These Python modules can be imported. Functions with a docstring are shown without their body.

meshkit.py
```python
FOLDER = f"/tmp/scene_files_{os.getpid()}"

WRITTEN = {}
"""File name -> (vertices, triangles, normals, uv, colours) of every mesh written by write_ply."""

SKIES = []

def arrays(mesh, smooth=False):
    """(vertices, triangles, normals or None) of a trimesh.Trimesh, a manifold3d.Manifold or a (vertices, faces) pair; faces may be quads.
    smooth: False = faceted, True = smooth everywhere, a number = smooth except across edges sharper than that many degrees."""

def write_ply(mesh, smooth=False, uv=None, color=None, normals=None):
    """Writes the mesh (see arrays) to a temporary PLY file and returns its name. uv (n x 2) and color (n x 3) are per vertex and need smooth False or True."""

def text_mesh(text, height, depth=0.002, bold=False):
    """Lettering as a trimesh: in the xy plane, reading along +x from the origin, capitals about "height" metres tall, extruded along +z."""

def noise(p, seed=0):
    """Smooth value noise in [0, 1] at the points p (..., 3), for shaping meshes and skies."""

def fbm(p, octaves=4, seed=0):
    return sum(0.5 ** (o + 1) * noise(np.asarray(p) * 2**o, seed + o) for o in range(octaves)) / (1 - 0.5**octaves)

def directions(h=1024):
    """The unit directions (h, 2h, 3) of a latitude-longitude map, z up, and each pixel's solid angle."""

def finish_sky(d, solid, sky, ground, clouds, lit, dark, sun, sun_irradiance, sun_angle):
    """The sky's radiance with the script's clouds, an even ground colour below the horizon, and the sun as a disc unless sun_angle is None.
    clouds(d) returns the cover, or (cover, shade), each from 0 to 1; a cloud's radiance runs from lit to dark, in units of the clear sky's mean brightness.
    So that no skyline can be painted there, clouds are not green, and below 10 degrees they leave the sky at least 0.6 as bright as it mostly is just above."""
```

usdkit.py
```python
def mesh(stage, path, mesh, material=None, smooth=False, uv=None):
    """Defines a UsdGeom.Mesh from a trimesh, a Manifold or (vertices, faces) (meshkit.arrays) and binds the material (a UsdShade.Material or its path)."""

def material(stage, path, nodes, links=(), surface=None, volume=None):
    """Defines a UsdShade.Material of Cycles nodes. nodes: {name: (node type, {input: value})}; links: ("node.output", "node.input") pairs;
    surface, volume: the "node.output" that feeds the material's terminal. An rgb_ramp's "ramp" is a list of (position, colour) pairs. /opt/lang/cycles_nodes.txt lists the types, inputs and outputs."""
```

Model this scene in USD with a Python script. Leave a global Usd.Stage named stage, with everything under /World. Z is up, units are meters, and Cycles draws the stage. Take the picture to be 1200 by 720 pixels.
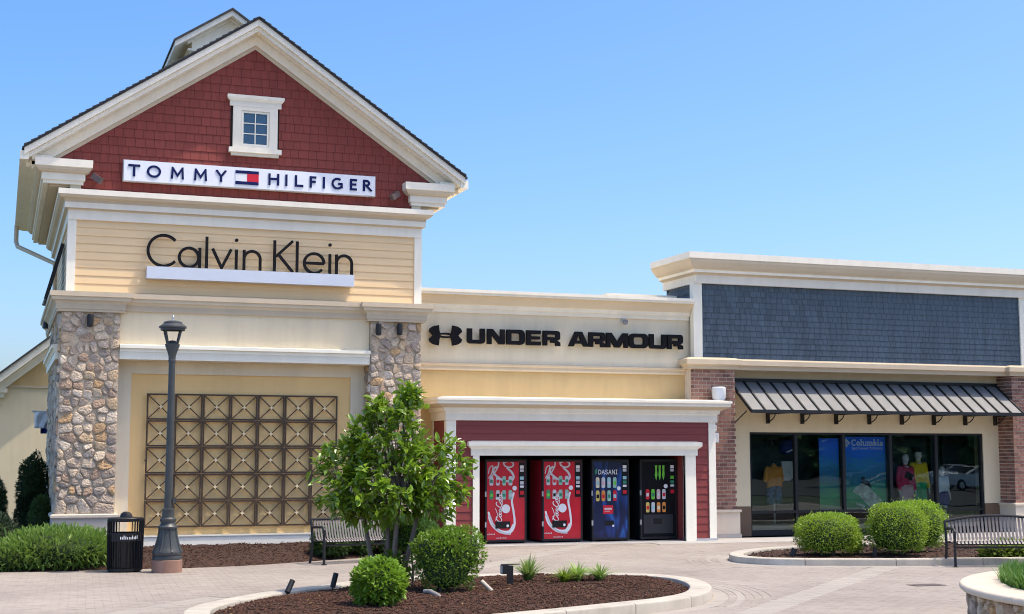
import math, random
import numpy as np
import trimesh
import manifold3d as m3
from scipy.spatial import Voronoi, cKDTree
from shapely.geometry import Polygon, LineString, Point, MultiPolygon, box as sbox
from shapely.ops import unary_union
from shapely import affinity, prepare, contains_xy
from pxr import Usd, UsdGeom, UsdLux, UsdShade, Gf, Sdf, Vt
import usdkit, meshkit

# ------------------------------------------------------------------ stage, camera, sky, sun
stage = Usd.Stage.CreateInMemory()
UsdGeom.SetStageUpAxis(stage, UsdGeom.Tokens.z)
UsdGeom.SetStageMetersPerUnit(stage, 1.0)
UsdGeom.Xform.Define(stage, '/World')
UsdGeom.Scope.Define(stage, '/World/Looks')
EYE, YAW, PITCH, FOCAL = (0.0, 0.0, 1.87), math.radians(19.77), math.radians(6.016), 1665.0 / 1200.0
cam = UsdGeom.Camera.Define(stage, '/World/camera')
fw = np.array([math.sin(YAW) * math.cos(PITCH), math.cos(YAW) * math.cos(PITCH), math.sin(PITCH)])
rt = np.array([math.cos(YAW), -math.sin(YAW), 0.0])
up = np.cross(rt, fw)
cam.AddTransformOp().Set(Gf.Matrix4d(*rt, 0, *up, 0, *(-fw), 0, *EYE, 1))
cam.CreateHorizontalApertureAttr(36.0)
cam.CreateFocalLengthAttr(36.0 * FOCAL)
cam.CreateFStopAttr(0.0)
cam.CreateExposureAttr(0.99)

SUN = np.array([0.40, -0.165, 1.0]); SUN /= np.linalg.norm(SUN)
SKY_STRENGTH, SUN_INTENSITY = 0.142, 0.56
sky = usdkit.material(stage, '/World/Looks/sky_look', {
    's': ('sky_texture', {'sky_type': 'single_scattering', 'sun_disc': False, 'sun_elevation': math.asin(SUN[2]), 'sun_rotation': math.atan2(SUN[0], SUN[1]),
                          'altitude': 100.0, 'air_density': 0.8, 'aerosol_density': 3.0, 'ozone_density': 3.0}),
    'h': ('hsv', {'hue': 0.5, 'saturation': 1.30}), 'b': ('background_shader', {'strength': SKY_STRENGTH})}, [('s.color', 'h.color'), ('h.color', 'b.color')], surface='b.background')
dome = UsdLux.DomeLight.Define(stage, '/World/sky')
UsdShade.MaterialBindingAPI.Apply(dome.GetPrim()).Bind(sky)
sun = UsdLux.DistantLight.Define(stage, '/World/sun')
sun.CreateNormalizeAttr(True); sun.CreateIntensityAttr(SUN_INTENSITY); sun.CreateAngleAttr(0.5); sun.CreateColorAttr(Gf.Vec3f(1.0, 0.91, 0.76))
zx = np.cross([0, 1, 0], SUN); zx /= np.linalg.norm(zx); zy = np.cross(SUN, zx)
sun.AddTransformOp().Set(Gf.Matrix4d(*zx, 0, *zy, 0, *SUN, 0, 0, 0, 60, 1))

# ------------------------------------------------------------------ materials
def S(r, g, b):
    """linear colour of an sRGB triple"""
    return tuple(((c / 255) / 12.92 if c <= 10 else ((c / 255 + 0.055) / 1.055) ** 2.4) for c in (r, g, b))

LOOKS = {}
def mat(name, color, rough=0.6, var=0.10, scale=2.0, bump=0.0, bscale=40.0, metallic=0.0, spec=0.4, rand=0.0, palette=None, stain=0.0, coat=0.0, stretch=(1, 1, 1), translucent=0.0, bdist=0.01):
    if name in LOOKS:
        return LOOKS[name]
    n, l = {'geo': ('geometry', {})}, []
    n['p'] = ('principled_bsdf', {'roughness': rough, 'metallic': metallic, 'specular_ior_level': spec, 'coat_weight': coat})
    c = np.array(color, float)
    n['map'] = ('mapping', {'scale': stretch}); l.append(('geo.position', 'map.vector'))
    n['n1'] = ('noise_texture', {'scale': scale, 'detail': 5.0, 'roughness': 0.6}); l.append(('map.vector', 'n1.vector'))
    n['k1'] = ('map_range', {'from_min': 0.3, 'from_max': 0.7, 'to_min': 0.0, 'to_max': 1.0, 'clamp': True}); l.append(('n1.fac', 'k1.value'))
    if palette:
        n['o'] = ('object_info', {})
        n['add'] = ('math', {'math_type': 'add'}); l += [('o.random', 'add.value1'), ('geo.random_per_island', 'add.value2')]
        n['fr'] = ('math', {'math_type': 'fraction'}); l.append(('add.value', 'fr.value1'))
        n['ramp'] = ('rgb_ramp', {'ramp': [(i / len(palette), q) for i, q in enumerate(palette)], 'interpolate': False}); l.append(('fr.value', 'ramp.fac'))
        n['dk'] = ('mix_color', {'blend_type': 'multiply', 'fac': 1.0}); l.append(('ramp.color', 'dk.a'))
        n['vv'] = ('mix_color', {'a': (1 - var,) * 3, 'b': (1 + var,) * 3, 'use_clamp': False}); l += [('k1.result', 'vv.fac'), ('vv.result', 'dk.b')]
        out = 'dk.result'
    else:
        n['mx'] = ('mix_color', {'a': tuple(c * (1 - var)), 'b': tuple(np.minimum(c * (1 + var), 0.95))}); l.append(('k1.result', 'mx.fac'))
        out = 'mx.result'
        if rand:
            n['o'] = ('object_info', {})
            n['add'] = ('math', {'math_type': 'add'}); l += [('o.random', 'add.value1'), ('geo.random_per_island', 'add.value2')]
            n['fr'] = ('math', {'math_type': 'fraction'}); l.append(('add.value', 'fr.value1'))
            n['rr'] = ('map_range', {'to_min': 1 - rand, 'to_max': 1 + rand}); l.append(('fr.value', 'rr.value'))
            n['h'] = ('hsv', {}); l += [('rr.result', 'h.value'), (out, 'h.color')]
            out = 'h.color'
    if stain:
        n['m2'] = ('mapping', {'scale': (3.0, 3.0, 0.35)}); l.append(('geo.position', 'm2.vector'))
        n['n2'] = ('noise_texture', {'scale': 1.3, 'detail': 6.0, 'roughness': 0.65}); l.append(('m2.vector', 'n2.vector'))
        n['k2'] = ('map_range', {'from_min': 0.45, 'from_max': 0.75, 'to_min': 1.0, 'to_max': 1 - stain, 'clamp': True}); l.append(('n2.fac', 'k2.value'))
        n['h2'] = ('hsv', {}); l += [('k2.result', 'h2.value'), (out, 'h2.color')]
        out = 'h2.color'
    l.append((out, 'p.base_color'))
    if bump:
        n['n3'] = ('noise_texture', {'scale': bscale, 'detail': 4.0}); l.append(('map.vector', 'n3.vector'))
        n['b'] = ('bump', {'strength': bump, 'distance': bdist}); l += [('n3.fac', 'b.height'), ('b.normal', 'p.normal')]
    surf = 'p.BSDF'
    if translucent:
        n['t'] = ('translucent_bsdf', {}); l.append((out, 't.color'))
        n['mc'] = ('mix_closure', {'fac': translucent}); l += [('p.BSDF', 'mc.closure1'), ('t.BSDF', 'mc.closure2')]
        surf = 'mc.closure'
    LOOKS[name] = usdkit.material(stage, '/World/Looks/' + name, n, l, surface=surf)
    return LOOKS[name]

def glass_mat():
    if 'pane_glass' not in LOOKS:
        LOOKS['pane_glass'] = usdkit.material(stage, '/World/Looks/pane_glass', {
            'geo': ('geometry', {}), 'n': ('noise_texture', {'scale': 0.9, 'detail': 1.0}), 'b': ('bump', {'strength': 0.12, 'distance': 0.02}),
            'f': ('fresnel', {'IOR': 1.85}), 't': ('transparent_bsdf', {'color': (0.90, 0.97, 0.93)}), 'g': ('glossy_bsdf', {'roughness': 0.0, 'color': (0.86, 1.0, 0.93)}), 'm': ('mix_closure', {})},
            [('geo.position', 'n.vector'), ('n.fac', 'b.height'), ('b.normal', 'g.normal'), ('f.fac', 'm.fac'), ('t.BSDF', 'm.closure1'), ('g.BSDF', 'm.closure2')], surface='m.closure')
    return LOOKS['pane_glass']

trim = mat('cream_trim_paint', (0.88, 0.81, 0.66), 0.45, 0.05, 1.2, stain=0.09)
white_trim = mat('white_trim_paint', (0.90, 0.845, 0.69), 0.4, 0.045, 1.2, stain=0.08)
beige_shade_trim = mat('beige_trim_with_shade', (0.60, 0.485, 0.335), 0.55, 0.05, 1.2, stain=0.05)  # beige trim; on coves and soffits the colour carries shade and warm ground bounce
taupe_trim = mat('taupe_cap_stone', (0.60, 0.49, 0.34), 0.6, 0.06, 1.5, bump=0.15, bscale=60, stain=0.07)
stucco_cream = mat('cream_stucco', (0.80, 0.675, 0.455), 0.85, 0.05, 0.8, bump=0.3, bscale=70, stain=0.09)
stucco_pale = mat('pale_stucco', (0.80, 0.70, 0.51), 0.85, 0.05, 0.8, bump=0.3, bscale=70, stain=0.10)
stucco_yellow = mat('yellow_stucco', (0.62, 0.445, 0.215), 0.85, 0.06, 0.8, bump=0.3, bscale=70, stain=0.11)
stucco_tan = mat('tan_stucco', (0.90, 0.61, 0.265), 0.85, 0.05, 0.8, bump=0.25, bscale=90, stain=0.05)
siding_yellow = mat('yellow_siding_paint', (0.84, 0.605, 0.33), 0.5, 0.05, 2.0, rand=0.03, bump=0.08, bscale=30, stretch=(.3, 1, 6), stain=0.03)
siding_red = mat('red_siding_paint', (0.225, 0.042, 0.036), 0.5, 0.08, 2.0, rand=0.06, bump=0.1, bscale=30, stretch=(.3, 1, 6))
shingle_red = mat('red_shingle_paint', (0.235, 0.045, 0.032), 0.7, 0.12, 2.5, rand=0.08, bump=0.3, bscale=30, stretch=(6, 6, .6))
shingle_blue = mat('blue_shingle_paint', (0.074, 0.104, 0.130), 0.65, 0.22, .9, rand=0.16, bump=0.4, bscale=30, stretch=(6, 6, .6))
shingle_backing = mat('shingle_backing', (0.03, 0.02, 0.02), 0.9)
blue_backing = mat('blue_shingle_backing', (0.02, 0.028, 0.04), 0.9)
roof_dark = mat('dark_roof_shingle', (0.045, 0.045, 0.05), 0.85, 0.3, 8, bump=0.4, bscale=50)
mortar = mat('stone_mortar', (0.50, 0.405, 0.285), 0.95, 0.2, 6, bump=0.5, bscale=60)
stone_look = mat('field_stone', (0.3, 0.26, 0.22), 0.9, 0.26, 8, bump=1.0, bscale=26, bdist=0.04, palette=[
    (0.551, 0.419, 0.282), (0.447, 0.346, 0.255), (0.628, 0.502, 0.363), (0.352, 0.282, 0.224), (0.542, 0.346, 0.179), (0.513, 0.397, 0.287),
    (0.608, 0.483, 0.345), (0.437, 0.301, 0.206), (0.475, 0.387, 0.300), (0.646, 0.533, 0.403), (0.533, 0.387, 0.237), (0.400, 0.323, 0.251), (0.580, 0.456, 0.323), (0.533, 0.423, 0.318)])
brick_look = mat('red_brick', (0.2, 0.1, 0.07), 0.85, 0.18, 9, bump=0.5, bscale=60, palette=[
    (0.235, 0.110, 0.078), (0.20, 0.088, 0.064), (0.27, 0.135, 0.098), (0.165, 0.080, 0.062), (0.255, 0.122, 0.085), (0.30, 0.16, 0.118), (0.215, 0.10, 0.075)])
brick_mortar = mat('brick_mortar', (0.70, 0.585, 0.45), 0.95, 0.1, 8, bump=0.3)
plinth_look = mat('plinth_stone', (0.64, 0.55, 0.43), 0.75, 0.06, 1.5, bump=0.2, bscale=60, stain=0.1)
brown_paint = mat('brown_wall_base', (0.17, 0.105, 0.065), 0.7, 0.08)
black_metal = mat('black_powder_coated_metal', (0.013, 0.013, 0.014), 0.45, 0.1, 8, spec=0.35)
bronze_metal = mat('dark_bronze_metal', (0.085, 0.058, 0.038), 0.6, 0.15, 8, spec=.2)
brass_dot = mat('pale_brass', (0.80, 0.64, 0.38), 0.5, 0.1)
letter_black = mat('black_letter', (0.008, 0.008, 0.010), 0.7, 0.1, spec=.12)
letter_navy = mat('navy_letter', (0.008, 0.015, 0.085), 0.7, 0.05, spec=.12)
sign_white = mat('white_sign_face', (0.82, 0.83, 0.85), 0.35, 0.02)
sign_silver = mat('silver_sign_beam', (0.60, 0.635, 0.69), 0.4, 0.03, metallic=0.0)
flag_red = mat('red_print', (0.62, 0.012, 0.03), 0.4, 0.03)
lamp_metal = mat('green_grey_lamp_metal', (0.040, 0.044, 0.043), 0.45, 0.18, 5, spec=0.5, bump=0.05)
terracotta = mat('pink_concrete_base', (0.27, 0.152, 0.108), 0.85, 0.12, 6, bump=0.4, bscale=50, stain=0.12)
concrete = mat('kerb_concrete', (0.46, 0.415, 0.34), 0.85, 0.10, 2.5, bump=0.35, bscale=70, rand=0.06, stain=0.22)
concrete_grey = mat('grey_concrete', (0.40, 0.375, 0.34), 0.85, 0.10, 1.2, bump=0.2, bscale=60, rand=0.05)
cap_stone = mat('planter_cap_stone', (0.56, 0.48, 0.37), 0.75, 0.06, 3, bump=0.2, bscale=60, rand=0.03)
mulch_look = mat('bark_mulch', (0.054, 0.025, 0.014), 0.95, 0.5, 14, bump=1.0, bscale=45, bdist=0.03)
chip_look = mat('bark_chip', (0.06, 0.03, 0.02), 0.9, 0.3, 20, palette=[(0.070, 0.029, 0.016), (0.030, 0.014, 0.009), (0.092, 0.040, 0.022), (0.046, 0.020, 0.012), (0.120, 0.060, 0.034), (0.038, 0.016, 0.009), (0.058, 0.023, 0.012), (0.20, 0.125, 0.075)])
soil_bed = mat('paver_bed_sand', (0.34, 0.285, 0.23), 0.95, 0.2, 5)
paver_look = mat('paver_concrete', (0.35, 0.30, 0.265), 0.85, 0.17, 0.4, bump=0.35, bscale=80, stain=.20, palette=[(0.318, 0.272, 0.229), (0.297, 0.258, 0.219), (0.340, 0.292, 0.248), (0.284, 0.250, 0.215), (0.320, 0.282, 0.243), (0.310, 0.257, 0.210), (0.365, 0.316, 0.270), (0.331, 0.278, 0.235)])
paver_light = mat('light_paver_concrete', (0.365, 0.322, 0.272), 0.85, 0.10, 0.8, bump=0.25, bscale=80, rand=0.07)
grass_look = mat('grass_blade', (0.075, 0.16, 0.022), 0.6, 0.2, 3, rand=0.3, translucent=0.3)
black_gloss = mat('black_gloss', (0.008, 0.008, 0.010), 0.25, 0.1)
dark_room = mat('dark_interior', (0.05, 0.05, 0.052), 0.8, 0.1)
grey_plastic = mat('grey_plastic', (0.55, 0.56, 0.57), 0.5, 0.05)
bark = mat('tree_bark', (0.17, 0.135, 0.105), 0.9, 0.3, 14, bump=0.6, bscale=30, stretch=(1, 1, .25))
silver = mat('bright_metal', (0.62, 0.62, 0.63), 0.3, 0.05, metallic=0.8)

# ------------------------------------------------------------------ prim helpers
USED = {}
LOC = {}
def numbered(parent, name):
    k = USED.get((parent, name), 0); USED[(parent, name)] = k + 1
    return f'{parent}/{name}' if k == 0 else f'{parent}/{name}_{k:03d}'

def tag(prim, label=None, cat=None, group=None, kind=None):
    for k, v in (('label', label), ('category', cat), ('group', group), ('kind', kind)):
        if v:
            prim.SetCustomDataByKey(k, v)

def thing(name, label=None, cat=None, loc=(0, 0, 0), rotz=0.0, group=None, kind=None):
    path = numbered('/World', name)
    x = UsdGeom.Xform.Define(stage, path)
    x.AddTranslateOp().Set(Gf.Vec3d(*loc))
    if rotz:
        x.AddRotateZOp().Set(math.degrees(rotz))
    tag(x.GetPrim(), label, cat, group, kind)
    LOC[path] = (np.array(loc, float), rotz)
    return path

def part(parent, name, mesh, material, label=None, kind=None, smooth=False, local=None):
    """one mesh prim under parent; vertices are given in world coordinates unless the thing was declared local"""
    path = numbered(parent, name)
    root = '/'.join(parent.split('/')[:3])
    loc, rz = LOC.get(root, (np.zeros(3), 0.0))
    v, f = mesh.get() if isinstance(mesh, MB) else (np.asarray(mesh.vertices), np.asarray(mesh.faces))
    if not (local if local is not None else root in LOCAL):
        v = v - loc
        if rz:
            c, s = math.cos(-rz), math.sin(-rz)
            v = np.stack([v[:, 0] * c - v[:, 1] * s, v[:, 0] * s + v[:, 1] * c, v[:, 2]], 1)
    p = usdkit.mesh(stage, path, (v, f), material, smooth=smooth).GetPrim()
    tag(p, label, kind=kind)
    return path
LOCAL = set()

def solo(name, mesh, material, label=None, cat=None, group=None, kind=None, smooth=False):
    path = numbered('/World', name)
    v, f = mesh.get() if isinstance(mesh, MB) else (np.asarray(mesh.vertices), np.asarray(mesh.faces))
    base = np.array([(v[:, 0].min() + v[:, 0].max()) / 2, (v[:, 1].min() + v[:, 1].max()) / 2, v[:, 2].min()])
    m = usdkit.mesh(stage, path, (v - base, f), material, smooth=smooth)
    m.AddTranslateOp().Set(Gf.Vec3d(*map(float, base)))
    tag(m.GetPrim(), label, cat, group, kind)
    return path

def dup(path, loc, rotz=0.0, label=None, group=None, name=None, scale=None):
    src = stage.GetPrimAtPath(path)
    new = numbered('/World', name or path.split('/')[-1])
    x = UsdGeom.Xform.Define(stage, new)
    prim = x.GetPrim()
    prim.GetReferences().AddInternalReference(path)
    x.ClearXformOpOrder()
    x = UsdGeom.Xformable(prim)
    x.AddTranslateOp(opSuffix='place').Set(Gf.Vec3d(*loc))
    if rotz:
        x.AddRotateZOp(opSuffix='place').Set(math.degrees(rotz))
    if scale:
        x.AddScaleOp(opSuffix='place').Set(Gf.Vec3f(scale, scale, scale))
    tag(prim, label, src.GetCustomDataByKey('category'), group or src.GetCustomDataByKey('group'))
    prim.SetInstanceable(True)
    return new

# ------------------------------------------------------------------ mesh builder
class MB:
    def __init__(self):
        self.v, self.f, self.n = [], [], 0
    def add(self, v, f):
        v, f = np.asarray(v, float), np.asarray(f, int)
        if f.shape[1] == 4:
            f = np.vstack([f[:, [0, 1, 2]], f[:, [0, 2, 3]]])
        self.v.append(v); self.f.append(f + self.n); self.n += len(v)
        return self
    def mesh(self, m):
        return self.add(m.vertices, m.faces)
    def get(self):
        return np.vstack(self.v), np.vstack(self.f)
    def box(self, x0, x1, y0, y1, z0, z1):
        v = [(x, y, z) for z in (z0, z1) for x, y in ((x0, y0), (x1, y0), (x1, y1), (x0, y1))]
        return self.add(v, [(3, 2, 1, 0), (4, 5, 6, 7), (0, 1, 5, 4), (1, 2, 6, 5), (2, 3, 7, 6), (3, 0, 4, 7)])
    def bar(self, a, b, w, h, upv=(0, 0, 1)):
        """square bar from a to b"""
        a, b = np.array(a, float), np.array(b, float)
        d = (b - a) / np.linalg.norm(b - a)
        s = np.cross(d, upv)
        if np.linalg.norm(s) < 1e-6:
            s = np.cross(d, (1, 0, 0))
        s /= np.linalg.norm(s); u = np.cross(s, d)
        q = [(-w / 2, -h / 2), (w / 2, -h / 2), (w / 2, h / 2), (-w / 2, h / 2)]
        v = [p + s * i + u * j for p in (a, b) for i, j in q]
        return self.add(v, [(0, 1, 2, 3), (7, 6, 5, 4), (4, 5, 1, 0), (5, 6, 2, 1), (6, 7, 3, 2), (7, 4, 0, 3)])
    def tube(self, pts, r, sides=8, cap=True):
        pts = np.array(pts, float); n = len(pts)
        r = np.full(n, r) if np.ndim(r) == 0 else np.asarray(r, float)
        t = np.gradient(pts, axis=0); t /= np.linalg.norm(t, axis=1, keepdims=True)
        ref = np.array([0, 0, 1.0]) if abs(t[0][2]) < 0.9 else np.array([1.0, 0, 0])
        v = []
        for i in range(n):
            s = np.cross(t[i], ref)
            if np.linalg.norm(s) < 1e-5:
                s = np.cross(t[i], (0, 1, 0))
            s /= np.linalg.norm(s); u = np.cross(s, t[i]); ref = u
            a = np.arange(sides) / sides * 2 * np.pi
            v.append(pts[i] + r[i] * (np.cos(a)[:, None] * s + np.sin(a)[:, None] * u))
        f = [(i * sides + k, (i + 1) * sides + k, (i + 1) * sides + (k + 1) % sides, i * sides + (k + 1) % sides) for i in range(n - 1) for k in range(sides)]
        self.add(np.vstack(v), f)
        if cap:
            for i in (0, n - 1):
                c = np.vstack([v[i], pts[i][None]])
                self.add(c, [(k, (k + 1) % sides, sides) for k in range(sides)])
        return self
    def lathe(self, prof, c=(0, 0), sides=24, start=0.0, flute=None):
        prof = np.array(prof, float); a = start + np.arange(sides) / sides * 2 * np.pi
        v, m = [], len(prof)
        for r, z in prof:
            v.append(np.stack([c[0] + r * np.cos(a), c[1] + r * np.sin(a), np.full(sides, z)], 1))
        f = [(i * sides + k, i * sides + (k + 1) % sides, (i + 1) * sides + (k + 1) % sides, (i + 1) * sides + k) for i in range(m - 1) for k in range(sides)]
        return self.add(np.vstack(v), f)
    def extrude(self, poly, y0, y1):
        """shapely polygon in the xz plane, solid from y0 (front) to y1"""
        for g in getattr(poly, 'geoms', [poly]):
            if g.is_empty or g.area < 1e-9:
                continue
            m = trimesh.creation.extrude_polygon(g, y1 - y0, engine='earcut')
            v = m.vertices
            self.add(np.stack([v[:, 0], y1 - v[:, 2], v[:, 1]], 1), m.faces)
        return self
    def slab(self, poly, z0, z1):
        for g in getattr(poly, 'geoms', [poly]):
            if g.is_empty or g.area < 1e-7:
                continue
            m = trimesh.creation.extrude_polygon(g, z1 - z0, engine='earcut')
            v = m.vertices
            self.add(np.stack([v[:, 0], v[:, 1], v[:, 2] + z0], 1), m.faces)
        return self
    def molding(self, path, prof, closed=False):
        """sweeps a wall profile [(out, z)...] round a plan path; outwards is to the right of the walking direction"""
        P = np.array(path, float); n = len(P)
        seg = P[1:] - P[:-1]; seg /= np.linalg.norm(seg, axis=1, keepdims=True)
        nor = np.stack([seg[:, 1], -seg[:, 0]], 1)
        off = []
        for i in range(n):
            if i == 0: off.append(nor[0])
            elif i == n - 1: off.append(nor[-1])
            else:
                m = nor[i - 1] + nor[i]; off.append(m / (m @ nor[i]))
        v = [(P[i][0] + off[i][0] * o, P[i][1] + off[i][1] * o, z) for i in range(n) for o, z in prof]
        k = len(prof)
        f = [(i * k + j, (i + 1) * k + j, (i + 1) * k + j + 1, i * k + j + 1) for i in range(n - 1) for j in range(k - 1)]
        self.add(v, f)
        for i in (0, n - 1):
            ring = v[i * k:(i + 1) * k]
            pl = Polygon([(o, z) for o, z in prof])
            if not pl.is_valid: continue
            tv, tf = trimesh.creation.triangulate_polygon(pl, engine='earcut')
            self.add([(P[i][0] + off[i][0] * o, P[i][1] + off[i][1] * o, z) for o, z in tv], tf)
        return self

def hull_chain(joints):
    """one smooth limb through [(point, radius), ...]"""
    parts = []
    for (a, ra), (b, rb) in zip(joints[:-1], joints[1:]):
        s = m3.Manifold.sphere(ra, 16).translate(tuple(map(float, a))); t = m3.Manifold.sphere(rb, 16).translate(tuple(map(float, b)))
        parts.append(m3.Manifold.batch_hull([s, t]))
    return m3.Manifold.batch_boolean(parts, m3.OpType.Add)

def manifold_mesh(m, refine=None, smooth=8):
    if refine:
        m = m.refine_to_length(refine)
    q = m.to_mesh()
    t = trimesh.Trimesh(q.vert_properties[:, :3], q.tri_verts, process=True)
    if smooth:
        trimesh.smoothing.filter_taubin(t, iterations=smooth)
    return t

# ================================================================== GROUND
solo('ground', MB().box(-400, 400, -400, 400, -0.5, -0.06), mat('far_ground_grass', (0.07, 0.085, 0.045), 0.95, 0.3, 0.2), kind='structure')

def smooth_loop(pts, n=240):
    p = np.array(pts, float); m = len(p)
    out = []
    for i in range(m):
        a, b, c, d = p[i - 1], p[i], p[(i + 1) % m], p[(i + 2) % m]
        for t in np.linspace(0, 1, max(2, n // m), endpoint=False):
            out.append(0.5 * ((2 * b) + (-a + c) * t + (2 * a - 5 * b + 4 * c - d) * t * t + (-a + 3 * b - 3 * c + d) * t ** 3))
    return Polygon(out).buffer(0)

island_poly = smooth_loop([(9.42, 18.19), (9.5, 18.95), (9.2, 19.68), (8.54, 20.1), (7.7, 20.39), (6.75, 20.42), (5.65, 20.28), (4.72, 19.88), (4.2, 19.43), (3.5, 18.9), (2.84, 18.15),
                           (2.3, 17.4), (2.02, 16.6), (2.05, 15.7), (2.5, 15.0), (3.4, 14.65), (4.6, 14.75), (5.8, 15.12), (6.98, 15.6), (7.93, 16.04), (8.6, 16.6), (9.12, 17.4)])
bed_poly = smooth_loop([(12.42, 22.9), (12.5, 22.25), (12.95, 21.8), (13.75, 21.45), (15.1, 20.98), (16.4, 20.72), (18.5, 20.3), (21.5, 19.9), (25, 20.4), (26.5, 22), (25.5, 24.4), (22, 25.4), (18, 25.5), (15.5, 25.2), (13.9, 24.6), (12.9, 23.8)], 320)
front_bed = Polygon([(-9, 25.3), (-3, 25.2), (-1, 25.1), (0, 24.95), (.9, 24.72), (1.6, 24.78), (2.3, 24.80), (3.1, 24.75), (3.8, 24.85), (4.5, 25.1), (5.3, 25.55), (6.3, 26.05), (7.2, 26.6), (8.0, 27.3), (8.6, 28.1), (8.9, 28.95), (8.9, 29.95), (8.9, 31), (-9, 41.0)])
planter_c, planter_r = (12.60, 11.20), 3.32
planter_poly = Point(*planter_c).buffer(planter_r - 0.12, 64)
building_poly = unary_union([sbox(8.95, 28.85, 15.2, 40), sbox(15.02, 29.55, 30, 40)])

# the paved plaza: every paver is its own block; the 300 nearest are parts, the rest one mesh
plaza_area = sbox(-6, 10.6, 30, 31).difference(unary_union([island_poly.buffer(0.01), bed_poly.buffer(0.01), front_bed, planter_poly, building_poly]))
def strip(a, b, w):
    return LineString([a, b]).buffer(w / 2, cap_style='flat')
bands = [strip((5.4, 12.2), (14.4, 21.05), 0.42), strip((7.6, 23.1), (12.3, 28.8), 0.40), strip((-1.5, 14.5), (2.85, 19.55), 0.36)]
rings = [island_poly.buffer(.22 + .13 * k).difference(island_poly.buffer(.22 + .13 * (k - 1))) for k in range(1, 6)]
end_disc = unary_union([Point(9.0, 18.4).buffer(2.3), Point(2.2, 15.8).buffer(1.6)])
end_disc2 = Point(13.1, 22.7).buffer(2.0)
edge_ring = unary_union([island_poly.buffer(.22), bed_poly.buffer(.22), planter_poly.buffer(.3)])
walk_grey = sbox(12.9, 27.9, 30, 29.55).union(sbox(8.9, 28.45, 12.9, 28.86))
rng = np.random.default_rng(5)

def ring_pavers(poly, d0, d1, step, keep=None):
    """pavers laid radially round an outline between two offsets"""
    a, b = poly.buffer(d0).exterior, poly.buffer(d1).exterior
    n = int(b.length / step); out = []
    for i in range(n):
        q = []
        for t in (i / n, (i + 1) / n):
            pb = b.interpolate(t, normalized=True); pa = a.interpolate(a.project(pb)); q.append((pa, pb))
        quad = [(q[0][0].x, q[0][0].y), (q[1][0].x, q[1][0].y), (q[1][1].x, q[1][1].y), (q[0][1].x, q[0][1].y)]
        c = np.mean(quad, 0)
        if keep is None or contains_xy(keep, *c):
            out.append(np.array(quad))
    return out

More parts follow.
